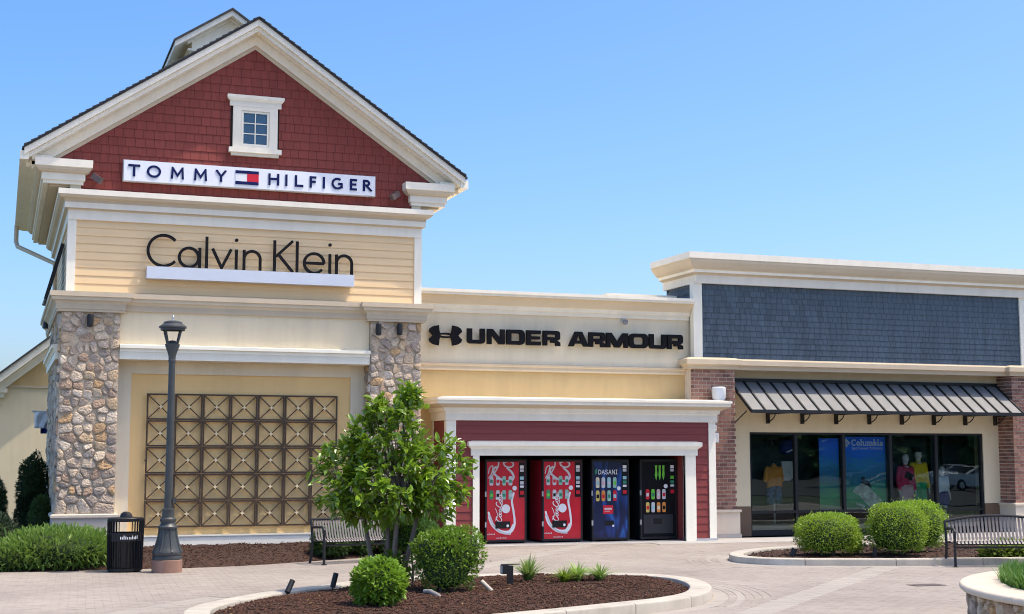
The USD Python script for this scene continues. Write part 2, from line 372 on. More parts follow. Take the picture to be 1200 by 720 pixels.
quads_d, quads_l = [], []
for poly in (island_poly, bed_poly, Point(*planter_c).buffer(planter_r - 0.12, 64)):
    for q in ring_pavers(poly, 0.015, 0.215, 0.11):
        if 10.6 < q[:, 1].mean() < 28: quads_l.append(q)
for poly, disc in ((island_poly, end_disc), (bed_poly, end_disc2)):
    for k in range(5):
        for q in ring_pavers(poly, .222 + .112 * k, .326 + .112 * k, .21, disc):
            (quads_l if k == 1 else quads_d).append(q)
ring_zone = unary_union([island_poly.buffer(.785).intersection(end_disc), bed_poly.buffer(.785).intersection(end_disc2)])
for bnd in bands:
    (ax, ay), (bx, by) = (np.array(bnd.exterior.coords[2]) + bnd.exterior.coords[3]) / 2, (np.array(bnd.exterior.coords[0]) + bnd.exterior.coords[1]) / 2
    L = math.hypot(bx - ax, by - ay); ux, uy = (bx - ax) / L, (by - ay) / L
    w = bnd.area / L
    for i in range(int(L / 0.105)):
        for j in range(2):
            s0, s1 = i * .105, i * .105 + .100; o0 = -w / 2 + j * w / 2 + .002; o1 = o0 + w / 2 - .004
            q = np.array([(ax + ux * s - uy * o, ay + uy * s + ux * o) for s, o in ((s0, o0), (s1, o0), (s1, o1), (s0, o1))])
            quads_l.append(q)
field = plaza_area.difference(unary_union([edge_ring, ring_zone, walk_grey] + bands))
others = [q for q in quads_l]
area_ok = plaza_area; prepare(area_ok)
quads_l = [q for q in quads_l if contains_xy(area_ok, *q.mean(0))]
quads_d = [q for q in quads_d if contains_xy(area_ok, *q.mean(0))]
# running bond, rows slightly turned from the facade
th = math.radians(-3.0); ct, st = math.cos(th), math.sin(th)
pw, pd = 0.215, 0.108
ii, jj = np.meshgrid(np.arange(-60, 185), np.arange(90, 300), indexing='ij')
u0 = ii * pw + (jj % 2) * pw / 2; v0 = jj * pd
corners = np.stack([np.stack([u0 + a, v0 + b], -1) for a, b in ((.0012, .0012), (pw - .0012, .0012), (pw - .0012, pd - .0012), (.0012, pd - .0012))], 2).reshape(-1, 4, 2)
corners = np.stack([corners[..., 0] * ct - corners[..., 1] * st, corners[..., 0] * st + corners[..., 1] * ct], -1)
prepare(field)
inside = contains_xy(field, corners[..., 0], corners[..., 1])
allin, some = inside.all(1), inside.any(1) & ~inside.all(1)
bed_mesh = MB().slab(plaza_area.buffer(0.05), -0.05, -0.006)
solo('pavement', MB().slab(sbox(-34, -24, 24, 10.55), -.05, 0.0).slab(sbox(-34, 10.55, -6.05, 24.6), -.05, 0.0), mat('plain_paving', (0.37, 0.325, 0.27), 0.9, 0.08, .6), kind='structure')
solo('plaza_bed', bed_mesh, soil_bed, kind='structure')

def block(quads, top=0.0, jitter=0.0015, deep=-0.03):
    """chamfered paving blocks: (n, 4, 2) plan corners -> vertices, quads"""
    q = np.asarray(quads, float); n = len(q); c = q.mean(1, keepdims=True)
    z = top + rng.uniform(-jitter, jitter, (n, 1)) + rng.uniform(-.0008, .0008, (n, 4))
    inner = q + (c - q) / np.linalg.norm(c - q, axis=2, keepdims=True) * 0.004
    v = np.concatenate([np.concatenate([q, np.full((n, 4, 1), deep)], 2), np.concatenate([q, z[..., None] - .0025], 2), np.concatenate([inner, z[..., None]], 2)], 1)
    f = [(8, 9, 10, 11)] + [(k, (k + 1) % 4, 4 + (k + 1) % 4, 4 + k) for k in range(4)] + [(4 + k, 4 + (k + 1) % 4, 8 + (k + 1) % 4, 8 + k) for k in range(4)]
    return v, np.array(f)
plaza = thing('plaza', 'paved plaza of small pinkish grey concrete blocks with lighter bands', kind='structure')
good = corners[allin]
dist = np.hypot(good[:, :, 0].mean(1), good[:, :, 1].mean(1))
cc = good.mean(1); px = (cc @ rt[:2]) / (cc @ np.array([math.sin(YAW), math.cos(YAW)]))
seen = (np.abs(px) < 0.36) & (dist > 14.2)
order = np.argsort(np.where(seen, dist, 1e9))[:290]
rest = np.ones(len(good), bool); rest[order] = False
v, f = block(good[order])
for k in range(len(order)):
    part(plaza, 'paver', trimesh.Trimesh(v[k], np.vstack([f[:, [0, 1, 2]], f[:, [0, 2, 3]]]), process=False), paver_look)
mb = MB()
v, f = block(np.concatenate([good[rest], np.array(quads_d)])); mb.add(v.reshape(-1, 3), (f[None] + 12 * np.arange(len(v))[:, None, None]).reshape(-1, 4))
cut = MB()
for q in corners[some]:
    g = Polygon(q).intersection(field)
    for h in getattr(g, 'geoms', [g]):
        if isinstance(h, Polygon) and h.area > 4e-4: mb.slab(h, -.02, float(rng.uniform(-.0015, .001)))
part(plaza, 'field_pavers', mb, paver_look, kind='stuff')
mb = MB()
v, f = block(np.array(quads_l)); mb.add(v.reshape(-1, 3), (f[None] + 12 * np.arange(len(v))[:, None, None]).reshape(-1, 4))
part(plaza, 'band_pavers', mb, paver_light, kind='stuff')
# concrete apron along the shops, in slabs
apron = thing('pavement', 'grey concrete apron along the shop fronts', kind='structure')
x = 8.92
while x < 29.5:
    g = sbox(x, 28.46 if x < 12.5 else 27.91, x + 1.49, 29.55).intersection(plaza_area)
    if not g.is_empty and g.area > .01: part(apron, 'slab', MB().slab(g, -.04, 0.004), concrete_grey)
    x += 1.5
part(plaza, 'drain_grate', MB().box(12.6, 13.1, 17.68, 17.95, 0.001, 0.006), mat('drain_iron', (0.10, 0.075, 0.065), 0.7, 0.3, 12))

# ------------------------------------------------------------------ kerbs and mulch beds
def kerb(name, poly, width, top, step, label):
    t = thing(name, label, kind='structure')
    ext = poly.exterior; L = ext.length; n = int(round(L / step))
    for i in range(n):
        s0, s1 = i * L / n + .006, (i + 1) * L / n - .006
        ss = np.linspace(s0, s1, 7)
        pts = np.array([ext.interpolate(s).coords[0] for s in ss])
        tan = np.array([np.array(ext.interpolate((s + .02) % L).coords[0]) - ext.interpolate((s - .02) % L).coords[0] for s in ss]); tan /= np.linalg.norm(tan, axis=1, keepdims=True)
        nrm = np.stack([tan[:, 1], -tan[:, 0]], 1) * (1 if ext.is_ccw else -1)     # outwards
        prof = [(0, -.05), (0, top - .025), (-.008, top - .008), (-.025, top), (-width + .025, top), (-width + .008, top - .008), (-width, top - .025), (-width, -.05)]
        v = np.array([(p[0] + o * q[0], p[1] + o * q[1], z) for p, q in zip(pts, nrm) for o, z in prof]); k = len(prof)
        f = [(a * k + j, (a + 1) * k + j, (a + 1) * k + j + 1, a * k + j + 1) for a in range(6) for j in range(k - 1)]
        b = MB().add(v, f)
        for e in (0, 6): b.add(v[e * k:(e + 1) * k], [(0, j, j + 1) for j in range(1, k - 1)])
        part(t, 'kerb_stone', b, concrete, smooth=35)
kerb('kerb', island_poly, 0.30, 0.13, 1.15, 'rounded pale concrete kerb round the front planting island')
kerb('kerb', bed_poly, 0.26, 0.115, 1.6, 'low concrete kerb round the shrub bed by the sportswear shop')

def mulch(name, poly, z0, hump, label, nchips, res=0.09, edge=0.5):
    t = thing(name, label, kind='stuff')
    x0, y0, x1, y1 = poly.bounds
    gx, gy = np.meshgrid(np.arange(x0, x1 + res, res), np.arange(y0, y1 + res, res), indexing='ij')
    P = np.stack([gx.ravel(), gy.ravel()], 1)
    big = poly.buffer(.02); prepare(big)
    ok = contains_xy(big, P[:, 0], P[:, 1])
    ext = np.array([poly.exterior.interpolate(s).coords[0] for s in np.arange(0, poly.exterior.length, .1)])
    def height(Q):
        d = np.clip(cKDTree(ext).query(Q)[0] / edge, 0, 1)
        n = meshkit.fbm(np.c_[Q * 1.3, np.zeros(len(Q))], 3, 3) - .5; n2 = meshkit.noise(np.c_[Q * 11, np.zeros(len(Q))], 7) - .5
        return z0 + hump * (1 - (1 - d) ** 2) + .07 * n * d + .028 * n2
    z = height(P)
    idx = np.arange(len(P)).reshape(gx.shape)
    F = np.stack([idx[:-1, :-1], idx[1:, :-1], idx[1:, 1:], idx[:-1, 1:]], -1).reshape(-1, 4)
    F = F[ok[F].all(1)]
    used, F = np.unique(F, return_inverse=True); F = F.reshape(-1, 4)
    part(t, 'bark_bed', MB().add(np.c_[P, z][used], F), mulch_look, smooth=True, kind='stuff')
    r = np.random.default_rng(11)
    Q = []
    prepare(poly)
    while len(Q) < nchips:
        c = np.c_[r.uniform(x0, x1, nchips), r.uniform(y0, y1, nchips)]
        c = c[contains_xy(poly, c[:, 0], c[:, 1])]; Q.extend(c)
    Q = np.array(Q[:nchips]); zc = height(Q)
    Lc, Wc, Hc = r.uniform(.015, .055, nchips), r.uniform(.007, .017, nchips), r.uniform(.006, .014, nchips)
    R = trimesh.transformations
    ang, tilt, roll = r.uniform(0, 6.28, nchips), r.normal(0, .4, nchips), r.normal(0, .5, nchips)
    cube = np.array([(x, y, w) for w in (-.5, .5) for x, y in ((-.5, -.5), (.5, -.5), (.5, .5), (-.5, .5))]) * [1, 1, 1]
    L = cube[None] * np.stack([Lc, Wc, Hc], 1)[:, None]
    L[:, :, 1] *= np.where(cube[:, 0] > 0, .6, 1.0)
    ca, sa = np.cos(tilt)[:, None], np.sin(tilt)[:, None]
    X, Z = L[..., 0] * ca - L[..., 2] * sa, L[..., 0] * sa + L[..., 2] * ca
    cr, sr = np.cos(roll)[:, None], np.sin(roll)[:, None]
    Y, Z = L[..., 1] * cr - Z * sr, L[..., 1] * sr + Z * cr
    cz, sz = np.cos(ang)[:, None], np.sin(ang)[:, None]
    V = np.stack([X * cz - Y * sz + Q[:, :1], X * sz + Y * cz + Q[:, 1:], Z + zc[:, None] + .010], -1)
    f = np.array([(3, 2, 1, 0), (4, 5, 6, 7), (0, 1, 5, 4), (1, 2, 6, 5), (2, 3, 7, 6), (3, 0, 4, 7)])
    part(t, 'bark_chips', MB().add(V.reshape(-1, 3), (f[None] + 8 * np.arange(nchips)[:, None, None]).reshape(-1, 4)), chip_look, kind='stuff')
    nf = nchips // 220
    k = r.integers(0, nchips, nf); fl = MB()
    for i in k:
        p = np.array([Q[i, 0], Q[i, 1], zc[i] + .022]); a = r.uniform(0, 6.28); L = r.uniform(.03, .06); c, s = math.cos(a) * L, math.sin(a) * L
        fl.add([p, p + [c * .5 - s * .25, s * .5 + c * .25, .008], p + [c, s, r.uniform(0, .015)], p + [c * .5 + s * .25, s * .5 - c * .25, .006]], [(0, 3, 2, 1)])
    part(t, 'fallen_leaves', fl, mat('dry_leaf', (.42, .30, .09), .8, .3, 5, rand=.4), kind='stuff')
    return height
isl_h = mulch('mulch_bed', island_poly.buffer(-.28), 0.04, 0.10, 'dark bark mulch filling the front planting island', 17000)
bed_h = mulch('mulch_bed', bed_poly.buffer(-.24), 0.05, 0.05, 'dark bark mulch in the shrub bed by the sportswear shop', 3500, .12)
front_h = mulch('mulch_bed', front_bed.intersection(sbox(-4, 24, 9, 31.5)), -0.02, 0.15, 'dark bark mulch along the foot of the gabled building', 9000, .11, 1.6)

# ================================================================== PATTERNED WALLS
def shingles(parent, mat_, poly, y, row, width, z_base, limit, seed, depth=.022):
    """overlapping shingles on a wall facing -y; poly in xz; the first `limit` (largest in view) are parts, the rest one mesh"""
    r = np.random.default_rng(seed); x0, z0, x1, z1 = poly.bounds
    prepare(poly)
    items = []
    z, k = z_base, 0
    while z < z1:
        x = x0 - r.uniform(0, width)
        while x < x1:
            w = width * r.uniform(.78, 1.22)
            g = sbox(x + .003, z, x + w - .003, z + row + .012)
            if not poly.contains(g):
                g = g.intersection(poly)
            if not g.is_empty and g.area > row * width * .05:
                items.append((g, r.uniform(.95, 1.05)))
            x += w
        z += row; k += 1
    def shape(g, q):
        b = MB()
        for h in getattr(g, 'geoms', [g]):
            if not isinstance(h, Polygon): continue
            m = trimesh.creation.extrude_polygon(h, 1.0, engine='earcut'); v = m.vertices
            zb, zt = h.bounds[1], h.bounds[1] + row
            out = depth * q * (1 - .8 * np.clip((v[:, 1] - zb) / (zt - zb), 0, 1))    # butt end stands proud
            b.add(np.stack([v[:, 0], y - np.where(v[:, 2] > .5, out, -0.004), v[:, 1]], 1), m.faces)
        return b
    items.sort(key=lambda it: (it[0].centroid.x if limit else 0))
    for g, q in items[:limit]:
        part(parent, 'shingle', shape(g, q), mat_)
    if len(items) > limit:
        b = MB()
        for g, q in items[limit:]:
            s = shape(g, q)
            if s.n: b.add(*s.get())
        part(parent, 'far_shingles', b, mat_, kind='stuff')

def lap_boards(parent, mat_, x0, x1, y, z0, z1, pitch, proud=.016, axis='x', holes=()):
    z = z0
    while z < z1 - .02:
        t = min(z + pitch, z1)
        spans = [(x0, x1)]
        for hx0, hx1, hz0, hz1 in holes:
            if t > hz0 + .01 and z < hz1 - .01:
                spans = [s for a, b in spans for s in ((a, min(b, hx0)), (max(a, hx1), b)) if s[1] - s[0] > .01]
        for a, b in spans:
            v = [(a, y, z), (a, y - proud, z), (a, y - proud * .3, t + .004), (a, y, t + .004), (b, y, z), (b, y - proud, z), (b, y - proud * .3, t + .004), (b, y, t + .004)]
            if axis == 'y':     # boards on a wall facing -x: a..b run along y, `y` is the wall's x
                v = [(q[1], q[0], q[2]) for q in v]
            f = [(0, 4, 5, 1), (1, 5, 6, 2), (2, 6, 7, 3), (0, 1, 2, 3), (4, 7, 6, 5)]
            part(parent, 'siding_board', MB().add(v, f), mat_)
        z += pitch

def stone_polys(w, h, cell, seed, gap=.0075):
    r = np.random.default_rng(seed); pts = []
    z = 0.0
    while z < h + cell:
        rh = cell * r.uniform(.5, 1.1); x = -r.uniform(0, cell)
        while x < w + cell:
            cw = cell * r.uniform(.45, 1.75)
            pts.append((x + cw / 2 + r.normal(0, .02), z + rh / 2 + r.normal(0, cell * .2))); x += cw
        z += rh
    pts = np.array(pts); pts = pts[(pts[:, 0] > 0) & (pts[:, 0] < w) & (pts[:, 1] > 0) & (pts[:, 1] < h)]
    al = np.vstack([pts, pts * [-1, 1], pts * [1, -1], [2 * w, 0] + pts * [-1, 1], [0, 2 * h] + pts * [1, -1]])
    V = Voronoi(al); out = []
    for i in range(len(pts)):
        reg = V.regions[V.point_region[i]]
        if -1 in reg or not reg: continue
        g = Polygon(V.vertices[reg]).intersection(sbox(0, 0, w, h)).buffer(-gap)
        rr = min(.045, .3 * math.sqrt(max(g.area, 1e-6)))
        g = g.buffer(-rr).buffer(rr, 3).simplify(.006)
        if isinstance(g, MultiPolygon): g = max(g.geoms, key=lambda q: q.area)
        if g.area > .0025: out.append(g)
    return out

def stone_shape(g, seed, bulge=.045):
    r = np.random.default_rng(seed)
    c = np.array(g.exterior.coords)[:-1]
    if len(c) > 14: c = c[np.linspace(0, len(c) - 1, 14).astype(int)]
    m = c.mean(0); n = len(c); d = bulge * r.uniform(.6, 1.3)
    tilt = r.normal(0, .12, 2); lump = r.uniform(.8, 1.15, n)
    def ring(s, w):
        p = m + (c - m) * s
        return np.c_[p, w + ((p - m) @ tilt) * (w > 0) + (w > 0) * (lump - 1) * d * .35]
    v = np.vstack([ring(1, -.01), ring(.985, d * .5), ring(.86, d * .92), ring(.5, d * 1.02), [[*m, d * 1.06]]])
    f = [(k * n + i, k * n + (i + 1) % n, (k + 1) * n + (i + 1) % n, (k + 1) * n + i) for k in range(3) for i in range(n)]
    tri = [t for q in f for t in ((q[0], q[1], q[2]), (q[0], q[2], q[3]))] + [(3 * n + i, 3 * n + (i + 1) % n, 4 * n) for i in range(n)]
    return v, np.array(tri)

def stone_face(parent, w, h, cell, seed, place, bulge=.032, flip=False):
    for i, g in enumerate(stone_polys(w, h, cell, seed)):
        v, f = stone_shape(g, seed * 1000 + i, bulge)
        part(parent, 'stone', MB().add(place(v), f[:, ::-1] if flip else f), stone_look, smooth=50)

# ================================================================== GABLED BUILDING
GB = thing('gabled_building', 'tall gabled shop building with red shingled gable, yellow siding and field-stone corner pillars', 'building', (4.66, 28.5, 0))
XL, XR, YW, YB = 1.16, 8.20, 28.65, 37.0
CX = (XL + XR) / 2
apex, half, tipz = 10.735, 4.435, 7.745
slope = (apex - tipz) / half
body = MB().box(XL, XR, YW + .02, YB, 4.9, 7.25).box(XL, XR, 30.6, YB, 0, 4.9)
body.extrude(Polygon([(XL, 7.25), (XR, 7.25), (XR, apex - slope * (XR - CX) - .12), (CX, apex - .12), (XL, apex - slope * (XR - CX) - .12)]), YW + .02, YB)
part(GB, 'wall', body, stucco_cream)
# roof and rake mouldings
def chevron(o1, o2, y0, y1, h=half, b=None):
    b = b or MB()
    p = Polygon([(CX - h, apex - slope * h + o1), (CX, apex + o1), (CX + h, apex - slope * h + o1), (CX + h, apex - slope * h + o2), (CX, apex + o2), (CX - h, apex - slope * h + o2)])
    return b.extrude(p, y0, y1)
YG = 28.25
roof = part(GB, 'roof', chevron(.035, .0, YG - .03, YB + .4, half + .03), roof_dark)
# courses of roof shingles seen edge-on along the rakes
for s in (-1, 1):
    n = 36
    for i in range(n):
        a, b_ = half * i / n, half * (i + 1) / n
        z0, z1 = apex - slope * a + .036, apex - slope * b_ + .036
        q = MB().extrude(Polygon([(CX + s * a, z0), (CX + s * b_, z1), (CX + s * b_, z1 + .038), (CX + s * a, z0 + .012)]), YG - .045, YG + 1.2)
        part(roof, 'shingle_course', q, roof_dark)
part(GB, 'rake_board', chevron(-.003, -.135, YG, YB, half - .01), trim)
part(GB, 'rake_board', chevron(-.139, -.232, YG + .06, YG + .3, half - .05), trim)
part(GB, 'rake_soffit', chevron(-.06, -.10, YG + .05, YW + .02, half - .1), beige_shade_trim)
part(GB, 'rake_crown', chevron(-.101, -.205, YG + .24, YW, half - .2), beige_shade_trim)  # shade under the rake put into the beige colour
part(GB, 'rake_frieze', chevron(-.205, -.45, YW - .07, YW + .01, half - .16), trim)
for s in (-1, 1):
    q = [(.30, 7.45), (.82, 7.50), (.82, apex - slope * (CX - .82) - .3), (.30, apex - slope * (CX - .30) - .12)]
    part(GB, 'rake_frieze', MB().extrude(Polygon([(a if s < 0 else 2 * CX - a, b) for a, b in q]), YW - .055, YW + .012), trim)
part(GB, 'rake_frieze', chevron(-.453, -.535, YW - .03, YW + .01, half - .28), beige_shade_trim)
# red shingled gable wall
gpoly = Polygon([(1.28, 7.0), (8.08, 7.0), (8.08, 7.57), (8.56, 7.57), (8.56, apex - slope * (8.56 - CX) - .47), (CX, apex - .47), (.80, apex - slope * (CX - .80) - .47), (.80, 7.57), (1.28, 7.57)])
gw = part(GB, 'gable_wall', MB().extrude(gpoly, YW, YW + .015), shingle_backing)
shingles(gw, shingle_red, gpoly.difference(sbox(4.2, 8.05, 5.2, 9.15)), YW - .002, .178, .185, 6.93, 300, 21, .016)
# gable window
W = part(GB, 'gable_window', MB().box(4.25, 4.42, YW - .06, YW, 8.12, 9.0).box(4.99, 5.16, YW - .06, YW, 8.12, 9.0).box(4.42, 4.99, YW - .06, YW, 8.9, 9.0).box(4.42, 4.99, YW - .06, YW, 8.12, 8.17), trim)
part(W, 'window_head', MB().molding([(4.235, YW), (4.235, YW - .01), (5.175, YW - .01), (5.175, YW)], [(0, 8.985), (.055, 8.985), (.055, 9.09), (.07, 9.10), (.11, 9.15), (.11, 9.21), (0, 9.225)]), trim)
part(W, 'window_sill', MB().box(4.17, 5.24, YW - .12, YW, 8.02, 8.12).box(4.22, 5.19, YW - .075, YW, 7.96, 8.02), trim)
part(W, 'sash', MB().box(4.425, 4.465, YW - .045, YW - .01, 8.175, 8.895).box(4.945, 4.985, YW - .045, YW - .01, 8.175, 8.895).box(4.465, 4.945, YW - .045, YW - .01, 8.855, 8.895).box(4.465, 4.945, YW - .045, YW - .01, 8.175, 8.215)
     .box(4.695, 4.715, YW - .04, YW - .012, 8.215, 8.855).box(4.465, 4.695, YW - .038, YW - .012, 8.42, 8.438).box(4.715, 4.945, YW - .038, YW - .012, 8.42, 8.438).box(4.465, 4.695, YW - .038, YW - .012, 8.635, 8.653).box(4.715, 4.945, YW - .038, YW - .012, 8.635, 8.653), white_trim)
window_glass = mat('dark_window_glass', (0.028, 0.07, 0.115), 0.06, 0.2, 3, spec=0.8)
for x0, x1 in ((4.465, 4.695), (4.715, 4.945)):
    for z0, z1 in ((8.215, 8.42), (8.438, 8.635), (8.653, 8.855)):
        part(W, 'pane', MB().box(x0, x1, YW - .026, YW - .02, z0, z1), window_glass)
# eave returns and the long eaves behind them
ret_prof = [(0, 7.14), (.10, 7.14), (.10, 7.21), (.13, 7.21), (.13, 7.345), (.17, 7.36), (.22, 7.41), (.24, 7.45), (.26, 7.455), (.26, 7.605), (0, 7.63)]
for s in (-1, 1):
    m = lambda x: 2 * CX - x if s > 0 else x
    pts = [(.72, YB - .2), (.72, YW - .04), (1.27, YW - .04), (1.27, YW + .02)]
    pts = [(m(a), b) for a, b in pts]
    part(GB, 'eave_return', MB().molding(pts if s < 0 else pts[::-1], ret_prof).box(*sorted((m(.72), m(1.27))), YW - .03, YB - .2, 7.15, 7.6), trim)
    part(GB, 'eave_cove', MB().molding(pts if s < 0 else pts[::-1], [(0, 7.345), (.134, 7.345), (.174, 7.358), (.224, 7.408), (.239, 7.449), (0, 7.450)]), beige_shade_trim)  # beige skin over the cove paints its shaded tone
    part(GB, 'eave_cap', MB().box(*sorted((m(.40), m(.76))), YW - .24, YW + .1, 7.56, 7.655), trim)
    part(GB, 'eave_soffit', MB().box(*sorted((m(.74), m(1.17))), YW - .02, YB - .22, 7.10, 7.16), beige_shade_trim)
    part(GB, 'corner_post', MB().box(*sorted((m(1.13), m(1.33))), YW - .05, YW + .06, 6.9, 7.139), trim)
    g = part(GB, 'gutter', MB().box(*sorted((m(.18), m(.34))), YG + .03, YB + .4, 7.53, 7.70).box(*sorted((m(.34), m(.50))), YG + .33, YB + .3, 7.50, 7.64), white_trim)
dp = [(.22, YB - .2, 7.55), (.22, YB - .2, 7.15), (.26, YB - .4, 7.0), (1.1, YB - 1.9, 6.42), (1.12, YB - 2.0, 5.2)]
part(GB, 'downspout', MB().tube(dp, .055, 8), beige_shade_trim, smooth=40)
# main cornice round the building
corn = [(0, 6.47), (.05, 6.47), (.05, 6.655), (.065, 6.675), (.12, 6.69), (.12, 6.845), (.14, 6.86), (.20, 6.885), (.235, 6.925), (.25, 6.935), (.25, 7.04), (0, 7.075)]
round_path = [(XL, YB - .9), (XL, YW), (XR, YW), (XR, YB - .9)]
part(GB, 'cornice', MB().molding(round_path, corn), trim)
part(GB, 'cornice_cove', MB().molding(round_path, [(0, 6.80), (.124, 6.80), (.126, 6.845), (.144, 6.858), (.204, 6.883), (.237, 6.921), (.249, 6.932), (0, 6.934)]), beige_shade_trim)  # cove coloured beige for the shade and ground bounce on its underside
part(GB, 'cornice_cove', MB().molding(round_path, [(0, 6.655), (.054, 6.656), (.069, 6.674), (.119, 6.688), (0, 6.689)]), beige_shade_trim)
# yellow siding storey
sd = part(GB, 'siding_wall', MB().box(1.2, 8.16, YW - .004, YW + .019, 5.0, 6.6), siding_yellow)
lap_boards(sd, siding_yellow, 1.27, 8.10, YW - .004, 5.07, 6.48, .157)
for x0, x1 in ((1.11, 1.27), (8.10, 8.26)):
    part(GB, 'corner_board', MB().box(x0, x1, YW - .035, YW + .13, 5.02, 6.475), white_trim)
sl = part(GB, 'side_wall', MB().box(XL - .002, XL + .1, YW + .13, YB, 3.8, 6.6), siding_yellow)
lap_boards(sl, siding_yellow, YW + .13, YB - .6, XL - .002, 5.07, 6.46, .157, axis='y')
# dark shutter on the side wall
def tilt(z): return XL - .06 - .30 * (6.25 - z) / 1.15
sh = part(GB, 'window_shutter', MB().bar((tilt(6.25), 30.54, 6.25), (tilt(5.1), 30.54, 5.1), .08, .07, (0, 1, 0)).bar((tilt(6.25), 31.94, 6.25), (tilt(5.1), 31.94, 5.1), .08, .07, (0, 1, 0)).bar((tilt(6.22), 30.5, 6.22), (tilt(6.22), 31.98, 6.22), .06, .07).bar((tilt(5.13), 30.5, 5.13), (tilt(5.13), 31.98, 5.13), .06, .07), black_metal, label='black louvred shutter propped out from the side wall')
for i in range(13):
    z = 5.2 + i * .076
    part(sh, 'slat', MB().bar((tilt(z), 30.58, z), (tilt(z), 31.9, z), .012, .07, (-1, 0, .9)), black_metal)
part(GB, 'shutter_lamp', MB().box(XL - .32, XL, 33.2, 33.42, 5.0, 5.14).lathe([(0, 4.72), (.10, 4.72), (.07, 5.0), (0, 5.0)], (XL - .24, 33.3), 10), black_metal)
# stone cap course over the pillars
capp = [(0, 4.655), (.045, 4.655), (.045, 4.70), (.06, 4.71), (.06, 4.80), (.09, 4.84), (.14, 4.875), (.16, 4.935), (.185, 4.94), (.185, 5.035), (0, 5.05)]
midp = [(0, 4.70), (.035, 4.70), (.035, 4.81), (.07, 4.85), (.11, 4.875), (.125, 4.935), (.15, 4.94), (.15, 5.032), (0, 5.045)]
PX = [(1.035, 2.14), (7.14, 8.24)]
PY = 28.5
part(GB, 'pillar_cap', MB().molding([(1.0, YB - 2), (1.0, PY), (2.175, PY), (2.175, PY + .3)], capp).box(1.0, 2.175, PY, PY + .3, 4.66, 5.04), taupe_trim)
part(GB, 'pillar_cap', MB().molding([(7.105, PY + .3), (7.105, PY), (8.275, PY), (8.275, PY + 1.2)], capp).box(7.105, 8.275, PY, PY + 1.2, 4.66, 5.04), taupe_trim)
part(GB, 'cap_course', MB().molding([(2.177, 28.6), (7.103, 28.6)], midp), taupe_trim)
part(GB, 'cap_flashing', MB().box(1.0, 8.275, 28.5, YW, 5.036, 5.05), taupe_trim)
# cream panel and white lintel moulding
part(GB, 'upper_panel', MB().box(2.14, 7.14, 28.6, 28.94, 3.765, 4.95), stucco_cream)
part(GB, 'lintel_moulding', MB().molding([(2.142, 28.6), (7.138, 28.6)], [(0, 3.76), (.07, 3.76), (.07, 3.90), (.085, 3.91), (.10, 3.965), (.145, 3.975), (.145, 4.035), (0, 4.06)]), white_trim)
part(GB, 'lintel_moulding', MB().molding([(XL - .125, 34.4), (XL - .125, 28.9)], [(0, 3.76), (.07, 3.76), (.07, 3.90), (.085, 3.91), (.10, 3.965), (.145, 3.975), (.145, 4.035), (0, 4.06)]), white_trim)
# recess with the tan field
RY = 29.0
part(GB, 'recess_wall', MB().extrude(sbox(2.13, .1, 7.15, 3.8).difference(sbox(2.415, .335, 6.838, 3.505)), RY - .06, RY).box(2.13, 7.15, 28.62, RY - .06, 3.74, 3.764), stucco_pale)
part(GB, 'recess_field', MB().box(2.4, 6.9, RY - .012, RY + .1, .25, 3.6), stucco_tan)
part(GB, 'skirting', MB().box(2.13, 7.15, RY - .11, RY - .062, 0.0, .33).box(2.13, 7.15, RY - .125, RY - .1, .305, .33), white_trim)
# field-stone pillars
for i, (x0, x1) in enumerate(PX):
    deep = 34.0 if i == 0 else 29.6
    P = part(GB, 'stone_pillar', MB().box(x0 + .01, x1 - .01, PY + .02, deep, .5, 4.69), mortar)
    stone_face(P, x1 - x0, 3.90, .20, 31 + i, lambda v, x0=x0: np.stack([x0 + v[:, 0], PY + .02 - v[:, 2], .768 + v[:, 1]], 1))
    wd = (deep - PY) if i == 0 else .44
    hh = 2.97 if i == 0 else 2.97
    stone_face(P, wd, hh if i == 1 else 3.9, .26 if i == 0 else .215, 41 + i, lambda v, x0=x0, wd=wd: np.stack([x0 + .01 - v[:, 2], PY + .02 + wd - v[:, 0], .768 + v[:, 1]], 1))
    pp = [(0, 0), (.05, 0), (.05, .685), (.062, .695), (.085, .72), (.085, .765), (.05, .785), (0, .785)]
    pth = [(x0 + .01, deep), (x0 + .01, PY + .01), (x1 - .01, PY + .01), (x1 - .01, PY + (.99 if i == 0 else 1.4))]
    part(GB, 'pillar_plinth', MB().molding(pth, pp).box(x0 + .02, x1 - .02, PY + .02, deep, 0, .6), plinth_look)
# far part of the side wall
part(GB, 'side_wall', MB().box(XL, XL + .12, 34.0, YB, 0, 3.9), stucco_pale)
sw = part(GB, 'side_window', MB().box(XL - .03, XL + .02, 34.9, 35.6, 2.6, 3.5), black_gloss)
part(sw, 'window_frame', MB().box(XL - .06, XL + .01, 34.8, 34.9, 2.5, 3.6).box(XL - .06, XL + .01, 35.6, 35.7, 2.5, 3.6).box(XL - .06, XL + .01, 34.9, 35.6, 3.5, 3.6).box(XL - .06, XL + .01, 34.9, 35.6, 2.5, 2.6), white_trim)
sdr = part(GB, 'side_door', MB().box(XL - .04, XL + .02, 34.3, 35.4, 0, 2.15), siding_red, label='red door panel')
part(sdr, 'door_frame', MB().box(XL - .08, XL + .01, 34.18, 34.3, 0, 2.3).box(XL - .08, XL + .01, 35.4, 35.52, 0, 2.3).box(XL - .08, XL + .01, 34.3, 35.4, 2.15, 2.3), white_trim)
